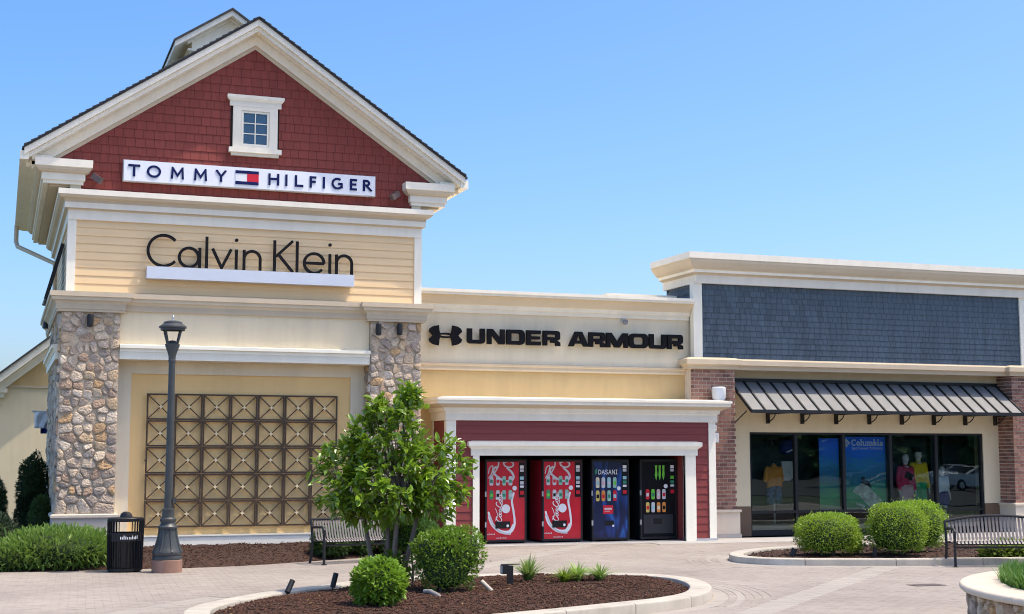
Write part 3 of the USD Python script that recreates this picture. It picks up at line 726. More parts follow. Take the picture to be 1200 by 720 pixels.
# cupola on the ridge
cy, cx = 33.3, 4.69
cs = .665; ca, chw = 12.06, 1.27
def chev2(o1, o2, y0, y1, h):
    return MB().extrude(Polygon([(cx - h, ca - cs * h + o1), (cx, ca + o1), (cx + h, ca - cs * h + o1), (cx + h, ca - cs * h + o2), (cx, ca + o2), (cx - h, ca - cs * h + o2)]), y0, y1)
cu = part(GB, 'cupola', MB().box(cx - .86, cx + .86, cy - 1.0, cy + 1.0, 8.5, 11.15).extrude(Polygon([(cx - .86, 11.15), (cx + .86, 11.15), (cx + .86, ca - cs * .86 - .05), (cx, ca - .05), (cx - .86, ca - cs * .86 - .05)]), cy - 1.0, cy + 1.0), white_trim)
part(cu, 'cupola_roof', chev2(.05, 0, cy - 1.34, cy + 1.34, chw + .03), roof_dark)
part(cu, 'cupola_rake', chev2(-.003, -.13, cy - 1.30, cy + 1.30, chw), trim)
part(cu, 'cupola_rake', chev2(-.133, -.19, cy - 1.10, cy - .98, chw - .3), trim)
part(cu, 'cupola_cornice', MB().molding([(cx - .86, cy + 1), (cx - .86, cy - 1.0), (cx + .86, cy - 1.0), (cx + .86, cy + 1)], [(0, 10.96), (.04, 10.96), (.04, 11.06), (.10, 11.08), (.10, 11.13), (0, 11.16)]), trim)
for s in (-1, 1):
    part(cu, 'cupola_pilaster', MB().box(cx + s * .76 - .11, cx + s * .76 + .11, cy - 1.05, cy - .9, 8.6, 10.958), trim)
part(GB, 'vent_pipe', MB().tube([(.95, 30.6, 8.0), (.95, 30.6, 8.52)], .035, 8), black_metal)

# ------------------------------------------------------------------ iron lattice on the recess wall
TR = thing('wall_trellis', 'dark iron lattice of crossed squares on the tan wall behind the lamp post', 'trellis', (4.64, 28.93, .47))
tx0, tx1, tz0, tz1, ty = 2.718, 6.562, .480, 3.122, 28.915
cw_, ch_ = (tx1 - tx0) / 7, (tz1 - tz0) / 5
for i in range(7):
    for j in range(5):
        a, b_, c, d = tx0 + i * cw_ + .004, tx0 + (i + 1) * cw_ - .004, tz0 + j * ch_ + .004, tz0 + (j + 1) * ch_ - .004
        w = .032
        P = part(TR, 'lattice_panel', MB().box(a, a + w, ty - .015, ty + .015, c, d).box(b_ - w, b_, ty - .015, ty + .015, c, d).box(a + w, b_ - w, ty - .015, ty + .015, c, c + w).box(a + w, b_ - w, ty - .015, ty + .015, d - w, d), bronze_metal)
        part(P, 'cross_bar', MB().bar((a + w, ty, c + w), (b_ - w, ty, d - w), .020, .026, (0, 1, 0)), bronze_metal)
        part(P, 'cross_bar', MB().bar((a + w, ty + .013, d - w), (b_ - w, ty + .013, c + w), .020, .026, (0, 1, 0)), bronze_metal)
        mx, mz = (a + b_) / 2, (c + d) / 2
        k = MB().extrude(Polygon([(mx + .046 * math.cos(q), mz + .046 * math.sin(q)) if n % 2 == 0 else (mx + .024 * math.cos(q), mz + .024 * math.sin(q)) for n, q in enumerate(np.arange(8) / 8 * 2 * np.pi)]), ty - .03, ty - .008)
        part(P, 'rosette', k, brass_dot)
for i in range(8):
    part(TR, 'wall_bracket', MB().box(tx0 + i * cw_ - .01, tx0 + i * cw_ + .01, ty + .012, 28.99, 1.79, 1.81), bronze_metal)

# ================================================================== MIDDLE SHOP WALL
MS = thing('flat_roofed_shop_building', 'low flat-roofed shop wall in cream and yellow stucco between the gabled and the brick building', 'building', (11.7, 29.85, 0))
MY = 29.87
part(MS, 'wall', MB().box(8.1, 15.2, MY, MY + .3, 3.83, 5.42).box(8.1, 15.06, MY + .3, 38, 2.6, 5.40), stucco_pale)
part(MS, 'wall', MB().box(8.1, 15.2, MY + .012, MY + .3, 2.6, 3.83).box(8.1, 9.1, MY + .012, MY + .3, .6, 2.6), stucco_yellow)
part(MS, 'wall_base', MB().box(8.1, 9.1, MY - .03, MY + .3, 0, .6), plinth_look)
part(MS, 'band_course', MB().molding([(8.1, MY), (15.13, MY)], [(0, 3.765), (.045, 3.765), (.06, 3.80), (.06, 3.86), (.09, 3.88), (.09, 3.915), (0, 3.94)]), beige_shade_trim)
cop = part(MS, 'cornice', MB().molding([(8.1, MY), (15.135, MY)], [(0, 5.045), (.05, 5.045), (.05, 5.13), (.09, 5.14), (.10, 5.215), (.13, 5.225)]), trim)
part(MS, 'cornice_cove', MB().molding([(8.1, MY), (15.135, MY)], [(0, 5.217), (.13, 5.224), (.16, 5.26), (.22, 5.33), (.30, 5.40), (.32, 5.412), (0, 5.42)]), beige_shade_trim)
part(MS, 'coping', MB().molding([(8.1, MY), (15.14, MY)], [(0, 5.41), (.38, 5.41), (.38, 5.455), (.40, 5.46), (.40, 5.525), (0, 5.56)]), trim)
part(MS, 'parapet_cap', MB().box(13.2, 15.0, MY + .3, MY + 1.2, 5.52, 5.66), trim)
# security camera under the cornice
t = thing('security_camera', 'small grey dome camera under the cornice above the black lettering', 'camera', (13.45, MY, 4.95))
part(t, 'camera_arm', MB().box(13.43, 13.47, MY - .16, MY, 5.0, 5.03).box(13.40, 13.50, MY - .02, MY, 4.95, 5.08), grey_plastic)
part(t, 'camera_dome', MB().lathe([(0, 4.88), (.04, 4.89), (.06, 4.93), (.06, 4.985), (.045, 5.0), (0, 5.0)], (13.45, MY - .15), 12), mat('smoked_dome', (.2, .2, .21), .2), smooth=True)

# ================================================================== VENDING SHELTER
VS = thing('vending_shelter', 'red clapboard vending shelter with cream cornice projecting from the shop wall', 'shelter', (12.07, 28.8, 0))
VX0, VX1, VY = 8.885, 15.25, 28.82
OX0, OX1, OZ = 9.615, 14.475, 1.895
cornv = [(0, 2.64), (.05, 2.64), (.05, 2.80), (.06, 2.815), (.09, 2.83), (.10, 2.90), (.13, 2.91), (.20, 2.945), (.27, 2.985), (.28, 3.0), (.28, 3.055), (.305, 3.06), (.305, 3.11), (0, 3.15)]
part(VS, 'cornice_cove', MB().molding([(VX0 + .02, MY + .01), (VX0 + .02, VY), (VX1 - .02, VY), (VX1 - .02, MY + .01)], [(0, 2.91), (.134, 2.91), (.204, 2.943), (.272, 2.981), (0, 2.984)]), beige_shade_trim)  # shaded underside of the cove painted in beige
part(VS, 'cornice', MB().molding([(VX0 + .02, MY + .01), (VX0 + .02, VY), (VX1 - .02, VY), (VX1 - .02, MY + .01)], cornv).box(VX0 + .03, VX1 - .03, VY + .01, MY, 2.95, 3.12), trim)
fr = part(VS, 'front_wall', MB().extrude(sbox(VX0 + .02, 0, VX1 - .02, 2.7).difference(sbox(OX0, -1, OX1, OZ)), VY + .005, VY + .09), siding_red)
lap_boards(fr, siding_red, 9.09, 15.085, VY + .004, .05, 2.66, .1655, holes=[(9.485, 14.71, 0, 2.2)])
for a, b in ((VX0 + .012, 9.09), (15.085, VX1 - .012)):
    part(VS, 'corner_board', MB().box(a - .02, b, VY - .03, VY + .13, .02, 2.645), white_trim)
sdv = part(VS, 'side_wall', MB().box(VX0 + .02, VX0 + .1, VY + .131, MY, 0, 2.66), siding_red)
lap_boards(sdv, siding_red, VY + .131, MY - .1, VX0 + .02, .05, 2.66, .1655, axis='y')
part(VS, 'side_wall', MB().box(VX1 - .1, VX1 - .02, VY + .131, MY, 0, 2.66), siding_red)
part(VS, 'corner_board', MB().box(VX0, VX0 + .06, MY - .1, MY, .02, 2.64), white_trim)
part(VS, 'door_post', MB().box(9.47, OX0, VY - .035, VY + .1, 0, OZ), white_trim)
part(VS, 'door_post', MB().box(OX1, 14.73, VY - .035, VY + .1, 0, OZ), white_trim)
part(VS, 'door_head', MB().molding([(9.46, VY + .01), (9.46, VY - .01), (14.74, VY - .01), (14.74, VY + .01)], [(0, OZ), (.035, OZ), (.035, 2.03), (.05, 2.045), (.10, 2.09), (.115, 2.10), (.115, 2.19), (0, 2.21)]).box(9.46, 14.74, VY, VY + .2, OZ, 2.2), white_trim)
part(VS, 'base_board', MB().box(14.73, VX1 + .01, VY - .045, VY + .02, 0.003, .055), mat('base_metal', (.45, .46, .48), .4, .05, metallic=.3))
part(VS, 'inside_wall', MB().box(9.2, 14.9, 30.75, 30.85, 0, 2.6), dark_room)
for a, b in ((9.5, 9.6), (14.49, 14.6)):
    part(VS, 'inside_wall', MB().box(a, b, VY + .101, 30.75, 0, 2.5), siding_red)
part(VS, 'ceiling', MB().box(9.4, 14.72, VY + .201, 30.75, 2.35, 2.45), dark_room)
part(VS, 'floor_slab', MB().box(9.4, 14.72, VY + .035, 30.75, -.05, .010), concrete_grey)

# ------------------------------------------------------------------ vending machines
coke_red = mat('red_machine_print', (0.56, 0.012, 0.030), 0.3, 0.12, 3.5, coat=.3)
coke_dark = mat('dark_red_machine_side', (0.32, 0.012, 0.022), 0.35, 0.15, 3)
white_print = mat('white_print', (0.80, 0.80, 0.80), 0.4, 0.05)
silver_print = mat('silver_print', (0.58, 0.58, 0.60), 0.35, 0.08)
pr = {'green': mat('green_print', (0.04, 0.25, 0.13), .4), 'mint': mat('mint_print', (.30, .52, .42), .4), 'orange': mat('orange_print', (.70, .26, .05), .4), 'yellow': mat('yellow_print', (.68, .52, .14), .4),
      'aqua': mat('aqua_print', (.34, .58, .62), .4), 'red': flag_red, 'grey': silver_print, 'cream': mat('cream_print', (.72, .64, .46), .4), 'dark': black_gloss, 'lime': mat('lime_print', (.16, .55, .05), .4), 'pink': mat('pink_print', (.68, .45, .46), .4)}
blue_face = usdkit.material(stage, '/World/Looks/blue_machine_print', {
    'tc': ('texture_coordinate', {}), 'm': ('mapping', {'scale': (1.6, 1.0, .55), 'rotation': (0, .5, 0)}), 'n': ('noise_texture', {'scale': 1.7, 'detail': 1.0, 'distortion': 1.2}),
    'r': ('rgb_ramp', {'ramp': [(0.0, (.004, .006, .02)), (.42, (.006, .012, .05)), (.52, (.012, .035, .16)), (.60, (.02, .11, .38)), (.66, (.012, .03, .14)), (.8, (.035, .02, .12)), (1, (.01, .02, .08))]}),
    'p': ('principled_bsdf', {'roughness': .3})}, [('tc.object', 'm.vector'), ('m.vector', 'n.vector'), ('n.fac', 'r.fac'), ('r.color', 'p.base_color')], surface='p.BSDF')

def stroke(pts, w, cap='round', smooth=True, n=10):
    p = np.array(pts, float)
    if smooth and len(p) > 2:
        q = []
        for i in range(len(p) - 1):
            a, b, c, d = p[max(i - 1, 0)], p[i], p[i + 1], p[min(i + 2, len(p) - 1)]
            for t in np.linspace(0, 1, n, endpoint=False):
                q.append(.5 * ((2 * b) + (-a + c) * t + (2 * a - 5 * b + 4 * c - d) * t * t + (-a + 3 * b - 3 * c + d) * t ** 3))
        p = np.array(q + [p[-1]])
    return LineString(p).buffer(w / 2, 6, cap_style=cap, join_style='round')

def script_logo():
    """the flowing drink wordmark, drawn with brush strokes in a 4.3 x 1.3 box"""
    S_ = []
    C = lambda x: [stroke([(x + .78, .92), (x + .66, 1.05), (x + .42, 1.0), (x + .12, .62), (x + .05, .25), (x + .22, .05), (x + .48, .12), (x + .72, .36)], .13)]
    o = lambda x: [stroke([(x + .30, .55), (x + .12, .48), (x + .04, .25), (x + .12, .08), (x + .27, .08), (x + .36, .28), (x + .30, .52), (x + .44, .50)], .10)]
    c = lambda x: [stroke([(x + .30, .48), (x + .16, .52), (x + .04, .28), (x + .12, .08), (x + .34, .2)], .10)]
    a = lambda x: [stroke([(x + .30, .50), (x + .12, .50), (x + .03, .25), (x + .12, .08), (x + .26, .2), (x + .33, .52), (x + .30, .15), (x + .36, .07), (x + .48, .2)], .10)]
    S_ += C(0) + [stroke([(.25, 1.2), (.55, .95), (1.0, .8), (1.7, 1.05), (2.0, 1.25)], .09)] + o(.72) + c(1.12) + a(1.48)
    S_ += [stroke([(1.98, .33), (2.16, .36)], .10, smooth=False)] + C(2.12) + [stroke([(2.4, .02), (2.9, -.14), (3.5, -.1), (4.2, .1), (4.35, .02)], .09)] + o(2.86)
    S_ += [stroke([(3.22, .2), (3.45, .7), (3.52, 1.05), (3.44, 1.12), (3.36, .8), (3.34, .2), (3.42, .08), (3.54, .2)], .09)] + a(3.58)
    return unary_union(S_)
LOGO = script_logo()

def can_poly(x, z, w, h):
    return Polygon([(x - w * .34, z), (x + w * .34, z), (x + w / 2, z + h * .08), (x + w / 2, z + h * .86), (x + w * .3, z + h), (x - w * .3, z + h), (x - w / 2, z + h * .86), (x - w / 2, z + h * .08)])

def machine(label, x, y, kind, w=.945):
    t = thing('vending_machine', label, 'vending machine', (x, y, .012)); LOCAL.add(t)
    h = 1.80; a, b = -w / 2, w / 2
    part(t, 'cabinet', MB().box(a + .01, b - .01, .055, .80, .04, h - .02), coke_dark if kind == 'red' else black_gloss)
    fr = MB().extrude(sbox(a, .03, b, h).difference(sbox(a + .035, .075, b - .035, h - .05)), -.02, .055)
    part(t, 'door_frame', fr, black_metal)
    for sx in (a + .08, b - .08):
        part(t, 'foot', MB().box(sx - .04, sx + .04, .03, .11, -.012, .04).box(sx - .04, sx + .04, .6, .68, -.012, .04), black_metal)
    col = b - .035 - .15
    face = coke_red if kind == 'red' else blue_face if kind == 'blue' else letter_black
    fp = part(t, 'front_panel', MB().box(a + .035, b - .035, -.006, .05, .075, h - .05), face)
    L = lambda k: (-.008 - .003 * k, -.0055 - .003 * (k - 1) if k else -.0055)
    def flat(name, poly, m, k=0, parent=fp):
        return part(parent, name, MB().extrude(poly, -.0095 - .0025 * k, -.0055 - .0025 * k), m)
    # coin and note column
    flat('coin_column', sbox(col + .01, .98 if kind == 'red' else 1.0, b - .04, h - .06), black_gloss)
    for z0, z1, m in ((1.60, 1.67, white_print), (1.53, 1.585, silver_print), (1.36, 1.43, pr['aqua'] if kind != 'dark' else pr['lime']), (1.26, 1.33, silver_print if kind == 'red' else pr['green']), (1.19, 1.235, white_print), (1.04, 1.12, pr['red'])):
        part(fp, 'coin_unit', MB().box(col + .035, b - .065, -.022, -.009, z0, z1), m)
    for z in (.35, 1.0):
        part(t, 'hinge', MB().box(a - .012, a + .02, -.03, .0, z, z + .11), silver)
    pl, pr_ = a + .05, col
    ww = pr_ - pl
    def buttons(rows, cw, ch, x0, dx):
        for z, cols in rows:
            for i, (c1, c2) in enumerate(cols):
                p = flat('drink_button', can_poly(x0 + i * dx, z, cw, ch), pr[c1], 1)
                part(p, 'drink_label', MB().extrude(sbox(x0 + i * dx - cw * .36, z + ch * .28, x0 + i * dx + cw * .36, z + ch * .62), -.0145, -.0115), pr[c2])
    if kind == 'red':
        # large swirl at the top, ribbon and turned wordmark
        face_box = sbox(a + .04, .08, b - .04, h - .055)
        big = affinity.translate(affinity.scale(affinity.rotate(LOGO, 90, origin=(0, 0)), .46, .42, origin=(0, 0)), pl + .62, 1.31)
        sw = unary_union([big.buffer(-.006), stroke([(pl + .02, 1.50), (pl + .05, 1.62), (pl + .12, 1.66), (pl + .10, 1.52), (pl + .03, 1.40)], .022)])
        flat('swirl', sw.intersection(face_box), silver_print, 0)
        rib = stroke([(pl + .03, .66), (pl + .10, .42), (pl + .30, .245), (pl + .52, .235), (pl + .62, .40), (pl + .60, .66), (pl + .56, .90), (pl + .60, 1.07)], .045)
        flat('ribbon', unary_union([rib, stroke([(pl + .05, .56), (pl + .12, .40), (pl + .30, .255), (pl + .50, .245), (pl + .60, .38)], .07)]).intersection(face_box), white_print, 0)
        rib2 = stroke([(pl + .06, .58), (pl + .16, .36), (pl + .34, .23), (pl + .52, .20)], .04)
        flat('ribbon', rib2.intersection(face_box), silver_print, 1)
        lg = affinity.translate(affinity.scale(affinity.rotate(LOGO, 90, origin=(0, 0)), .125, .145, origin=(0, 0)), pl + .33, .46)
        flat('wordmark', lg.intersection(face_box), white_print, 2)
        buttons([(1.24, [('grey', 'green'), ('grey', 'red'), ('mint', 'green'), ('grey', 'green')]), (.94, [('green', 'lime'), ('grey', 'dark'), ('mint', 'green'), ('mint', 'grey')])], .085, .20, pl + .09, .145)
        flat('price_disc', Point(pl + .42, .74).buffer(.095, 8), white_print, 3)
        flat('price_disc', Point(pl + .62, 1.18).buffer(.05, 8), white_print, 3)
        flat('slot_frame', sbox(pl + .18, .32, pl + .52, .47), black_gloss, 4)
        flat('slot_knob', Point(pl + .46, .375).buffer(.03, 8), white_print, 5)
        flat('small_print', unary_union([sbox(pl + .0 + i * .03, .185, pl + .018 + i * .03, .205 + (i % 2) * .012) for i in range(6)]), silver_print, 0)
        flat('small_print', unary_union([sbox(pl + .2 + i * .03, .105, pl + .22 + i * .03, .12 + (i % 2) * .01) for i in range(8)]), silver_print, 0)
    elif kind == 'blue':
        tm = meshkit.text_mesh('DASANI', .10, .004, False); tm.apply_scale([.47 / tm.vertices[:, 0].max(), 1, 1]); tm.apply_translation([pl + .10, 1.47, 0])
        v = tm.vertices; part(fp, 'word', MB().add(np.stack([v[:, 0], -.006 - v[:, 2], v[:, 1]], 1), tm.faces), white_print)
        flat('leaf_mark', Polygon([(pl + .03, 1.46), (pl + .08, 1.50), (pl + .08, 1.60), (pl + .03, 1.56)]), pr['green'])
        buttons([(1.17, [('cream', 'aqua'), ('grey', 'pink'), ('aqua', 'grey'), ('mint', 'lime')]), (.88, [('yellow', 'dark'), ('orange', 'red'), ('mint', 'green'), ('red', 'aqua')])], .085, .235, pl + .09, .138)
        nt = flat('notice', sbox(pl + .22, .60, pl + .46, .79), pr['red'], 0)
        part(nt, 'notice_print', MB().extrude(unary_union([sbox(pl + .25, .685, pl + .43, .73), sbox(pl + .25, .65, pl + .38, .665)]), -.0125, -.0095), pr['pink'])
        flat('slot_frame', sbox(pl + .26, .34, pl + .48, .45), black_gloss, 0)
        flat('slot_knob', Point(pl + .46, .335).buffer(.025, 8), white_print, 1)
        flat('price_disc', Point(pl + .60, 1.16).buffer(.045, 8), white_print, 2)
    else:
        for i in range(3):
            xx = pl + .32 + i * .09
            flat('claw_mark', Polygon([(xx, 1.66), (xx + .055, 1.67), (xx + .05, 1.56), (xx + .057, 1.46), (xx + .045, 1.40), (xx + .03, 1.33), (xx + .012, 1.38), (xx - .004, 1.45), (xx + .008, 1.55)]), pr['lime'])
        buttons([(.91, [('red', 'grey'), ('lime', 'green'), ('pink', 'grey'), ('grey', 'red')]), (.62, [('yellow', 'red'), ('grey', 'aqua'), ('orange', 'cream'), ('orange', 'dark')])], .085, .225, pl + .13, .135)
        flat('price_disc', Point(pl + .58, 1.20).buffer(.048, 8), white_print, 2)
        fpn = flat('lower_panel', sbox(pl + .03, .15, col + .09, .57), mat('charcoal_panel', (.022, .023, .027), .45), 0)
        part(fpn, 'slot_frame', MB().extrude(sbox(pl + .27, .36, pl + .47, .48), -.014, -.010), black_gloss)
    return t
M1 = machine('red drinks vending machine at the left end of the row, beside the white post', 10.36, 29.22, 'red')
dup(M1, (11.675, 29.22, .012), 0, label='red drinks vending machine next to the blue one, its red side showing')
machine('dark blue water vending machine with small red notice', 12.825, 29.22, 'blue', .90)
machine('black energy drink vending machine with three green claw marks', 14.00, 29.22, 'dark', .90)

# ================================================================== BRICK STOREFRONT
BS = thing('brick_storefront_building', 'brick and cream storefront with slate blue shingled parapet and wide shop window', 'building', (20.0, 29.6, 0))
BX0, BX1 = 15.15, 24.65
BY = 29.66
part(BS, 'upper_wall', MB().box(15.28, 29.5, BY + .02, 31.3, 4.05, 6.2).box(BX0 + .3, 29.5, 31.3, 40, 0, 5.3), blue_backing)
bp = sbox(15.37, 4.16, 24.43, 5.93)
bw = part(BS, 'parapet_wall', MB().extrude(bp, BY, BY + .018), blue_backing)
shingles(bw, shingle_blue, bp, BY - .002, .136, .155, 4.15, 300, 77, .017)
bl2 = sbox(24.72, 4.16, 29.4, 5.93)
bw2 = part(BS, 'parapet_wall', MB().extrude(bl2, BY, BY + .018), blue_backing)
shingles(bw2, shingle_blue, bl2, BY - .002, .136, .155, 4.15, 0, 78, .02)
# shingled flank that shows above the lower roof
bs = part(BS, 'parapet_side', MB().box(15.266, 15.279, BY + .12, 31.25, 5.3, 5.93), blue_backing)
fl = MB()
r_ = np.random.default_rng(3)
for j in range(5):
    yy = BY + .13
    while yy < 31.05:
        w_ = r_.uniform(.12, .2)
        fl.add([(15.266, yy, 5.3 + j * .136), (15.244, yy, 5.3 + j * .136), (15.262, yy, 5.44 + j * .136), (15.266, yy + w_ - .008, 5.3 + j * .136), (15.244, yy + w_ - .008, 5.3 + j * .136), (15.262, yy + w_ - .008, 5.44 + j * .136)],
               [(0, 1, 4), (0, 4, 3), (1, 2, 5), (1, 5, 4), (0, 2, 1), (3, 4, 5)]); yy += w_
part(bs, 'far_shingles', fl, shingle_blue, kind='stuff')
for a, b in ((15.145, 15.37), (24.43, 24.72)):
    part(BS, 'corner_board', MB().box(a, b, BY - .05, BY + .13, 4.14, 5.93), white_trim)
part(BS, 'cornice', MB().molding([(15.29, 31.35), (15.29, BY), (29.5, BY)], [(0, 5.915), (.09, 5.915), (.09, 6.11), (.11, 6.125), (.19, 6.16), (.205, 6.215), (.23, 6.225), (.30, 6.29), (.38, 6.39), (.40, 6.45), (.42, 6.455), (.42, 6.60), (0, 6.66)]), trim)
part(BS, 'cornice_cove', MB().molding([(15.29, 31.35), (15.29, BY), (29.5, BY)], [(0, 6.225), (.234, 6.225), (.304, 6.288), (.384, 6.388), (.403, 6.449), (0, 6.452)]), beige_shade_trim)  # beige layer on the cove, shade put into its colour
part(BS, 'cornice_cove', MB().molding([(15.29, 31.35), (15.29, BY), (29.5, BY)], [(0, 6.11), (.094, 6.111), (.114, 6.124), (.189, 6.157), (0, 6.158)]), beige_shade_trim)
# sill course
sillp = [(0, 3.90), (.05, 3.90), (.06, 3.98), (.09, 4.0), (.13, 4.005), (.13, 4.115), (.10, 4.13), (0, 4.17)]
part(BS, 'sill_course', MB().molding([(16.2, BY), (24.0, BY)], sillp), beige_shade_trim)
part(BS, 'sill_course', MB().molding([(14.98, 29.9), (14.98, 29.52), (16.16, 29.52), (16.16, BY + .1)], sillp), beige_shade_trim)
part(BS, 'sill_course', MB().molding([(24.0, BY + .1), (24.0, 29.52), (25.4, 29.52), (25.4, BY + .1)], sillp), beige_shade_trim)
# brick piers: every brick a piece
PYB = 29.53
brick_count = 0
def brick_face(parent, u0, u1, z0, z1, place, bond=0.5):
    course, L, g = .090, .205, .020
    j = 0; z = z0
    while z < z1 - .02:
        zt = min(z + course - g, z1)
        u = u0 - (L * bond if j % 2 else 0)
        while u < u1 - .01:
            a, b = max(u, u0), min(u + L - g, u1)
            if b - a > .03:
                part(parent, 'brick', place(a, b, z, zt, float(rng.uniform(0, .005))), brick_look)
            u += L
        z += course; j += 1
for x0, x1, zb in ((15.02, 16.16, .66), (24.03, 25.38, .72)):
    P = part(BS, 'brick_pier', MB().box(x0 + .012, x1 - .012, PYB + .012, 30.3, .4, 4.0), brick_mortar)
    brick_face(P, x0, x1, zb, 3.9, lambda a, b, z0, z1, o: MB().box(a, b, PYB - o, PYB + .02, z0, z1))
    if x0 > 20:
        brick_face(P, PYB + .025, 30.1, zb, 3.9, lambda a, b, z0, z1, o, x0=x0: MB().box(x0 - o, x0 + .02, a, b, z0, z1))
    part(BS, 'pier_plinth', MB().molding([(x0, 30.2), (x0, PYB), (x1, PYB), (x1, 30.2)], [(0, 0), (.05, 0), (.05, zb - .07), (.08, zb - .06), (.08, zb - .01), (.03, zb), (0, zb)]).box(x0 + .01, x1 - .01, PYB + .01, 30.2, 0, zb - .03), plinth_look)
    part(BS, 'plinth_base', MB().molding([(x0, 30.2), (x0, PYB), (x1, PYB), (x1, 30.2)], [(0, 0.0), (.075, 0.0), (.075, .09), (.05, .10), (0, .10)]), concrete_grey)
# recessed shop wall and window
part(BS, 'shop_wall', MB().box(25.37, 29.5, 29.95, 30.4, .7, 4.06), stucco_cream)
part(BS, 'shop_wall_base', MB().box(25.37, 29.5, 29.93, 30.4, 0, .70), brown_paint)
SY = 30.1
WX0, WX1, WZ = 16.84, 23.55, 2.455
part(BS, 'shop_wall', MB().extrude(sbox(16.1, .70, 24.1, 3.98).difference(sbox(WX0, -1, WX1, WZ)), SY, SY + .35), stucco_cream)
part(BS, 'shop_wall_base', MB().box(16.1, WX0, SY - .012, SY + .34, 0, .695).box(WX1, 24.1, SY - .012, SY + .34, 0, .695), brown_paint)
fb = [WX0, 18.125, 19.465, 20.81, 22.155, WX1]
wf = MB().box(WX0, WX1, SY + .04, SY + .14, WZ - .05, WZ).box(WX0, WX1, SY + .04, SY + .14, .0, .13)
SH = part(BS, 'shop_window', wf, black_metal)
for i, x in enumerate(fb):
    a, b = (x, x + .055) if i == 0 else (x - .055, x) if i == 5 else (x - .038, x + .038)
    part(SH, 'mullion', MB().box(a, b, SY + .035, SY + .145, .13, WZ - .05), black_metal)
for i in range(5):
    a, b = fb[i] + (.055 if i == 0 else .038), fb[i + 1] - (.055 if i == 4 else .038)
    part(SH, 'transom_bar', MB().box(a, b, SY + .04, SY + .14, .525, .59), black_metal)
    part(SH, 'pane', MB().add([(a, SY + .09, .59), (b, SY + .09, .59), (b, SY + .09, WZ - .05), (a, SY + .09, WZ - .05)], [(0, 1, 2, 3)]), glass_mat())
    part(SH, 'pane', MB().add([(a, SY + .09, .13), (b, SY + .09, .13), (b, SY + .09, .525), (a, SY + .09, .525)], [(0, 1, 2, 3)]), glass_mat())
ri = part(BS, 'shop_interior', MB().box(16.3, 24.2, 31.7, 31.8, 0, 3.4).box(16.2, 16.3, 30.45, 31.8, 0, 3.4).box(24.2, 24.3, 30.45, 31.8, 0, 3.4).box(16.2, 24.3, 30.45, 31.8, 3.4, 3.5), mat('shop_inside_wall', (.46, .56, .48), .8, .1))
part(ri, 'display_floor', MB().box(16.3, 24.2, 30.32, 31.69, .0, .22), mat('display_floor', (.45, .43, .40), .6, .1))
part(ri, 'display_panel', MB().box(18.0, 18.95, 31.35, 31.40, .22, 2.3), mat('display_panel', (.10, .11, .09), .7, .1))
part(ri, 'display_panel', MB().box(22.7, 22.82, 31.3, 31.36, .22, 2.4).box(23.1, 23.2, 31.3, 31.36, .22, 2.4), mat('pale_post', (.4, .42, .4), .7, .1))
# speaker and junction box
t = thing('wall_speaker', 'pale grey outdoor speaker on the brick pier above the shelter cornice', 'speaker', (15.6, 29.5, 3.2))
part(t, 'speaker_cabinet', MB().lathe([(0, 3.15), (.10, 3.15), (.155, 3.22), (.165, 3.38), (.165, 3.45), (.14, 3.475), (0, 3.475)], (15.62, 29.32), 14), mat('speaker_plastic', (.62, .64, .65), .5, .04), smooth=35)
part(t, 'wall_bracket', MB().box(15.58, 15.66, 29.42, 29.53, 3.25, 3.36), grey_plastic)
t = thing('junction_box', 'small grey electrical boxes on the brick pier beside the shelter corner', 'electrical box', (15.55, 29.45, 2.3))
part(t, 'box_body', MB().box(15.50, 15.66, 29.42, 29.53, 2.20, 2.42), grey_plastic)
part(t, 'box_body', MB().box(15.50, 15.62, 29.44, 29.53, 2.47, 2.60), grey_plastic)
part(t, 'conduit', MB().tube([(15.56, 29.49, 2.42), (15.56, 29.49, 2.47)], .015, 6), grey_plastic)

# awning
AW = thing('awning', 'grey standing-seam metal awning with black ribs over the shop window', 'awning', (20.1, 29.9, 2.9))
A0, A1, AT, AB = 16.30, 23.95, (30.06, 3.655), (29.02, 2.93)
panel_look = mat('awning_sheet_metal', (0.225, 0.22, 0.21), 0.6, 0.10, 4, spec=.4, rand=.04, metallic=.0, bump=.08, bscale=25)
n = 21; dx = (A1 - A0) / n
for i in range(n):
    a, b = A0 + i * dx, A0 + (i + 1) * dx
    v = [(a, *AB), (b, *AB), (b, *AT), (a, *AT)]
    v = v + [(p[0], p[1], p[2] - .012) for p in v]
    part(AW, 'roof_panel', MB().add(v, [(0, 1, 2, 3), (7, 6, 5, 4), (0, 4, 5, 1), (2, 6, 7, 3)]), panel_look)
for i in range(n + 1):
    x = A0 + i * dx
    part(AW, 'seam_rib', MB().bar((x, AB[0], AB[1] + .018), (x, AT[0], AT[1] + .018), .034, .036, (1, 0, 0)), black_metal)
part(AW, 'front_edge', MB().box(A0 - .02, A1 + .02, AB[0] - .045, AB[0] - .002, AB[1] - .055, AB[1] + .025), black_metal)
part(AW, 'top_flashing', MB().box(A0 - .03, A1 + .03, AT[0] - .04, SY, AT[1] - .0, AT[1] + .075), black_metal)
part(AW, 'side_frame', MB().bar((A0, AB[0], AB[1] - .03), (A0, AT[0], AT[1] - .03), .03, .04, (1, 0, 0)).bar((A0, 30.08, 2.55), (A0, 29.25, 2.93), .02, .02).bar((A1, AB[0], AB[1] - .03), (A1, AT[0], AT[1] - .03), .03, .04, (1, 0, 0)), black_metal)
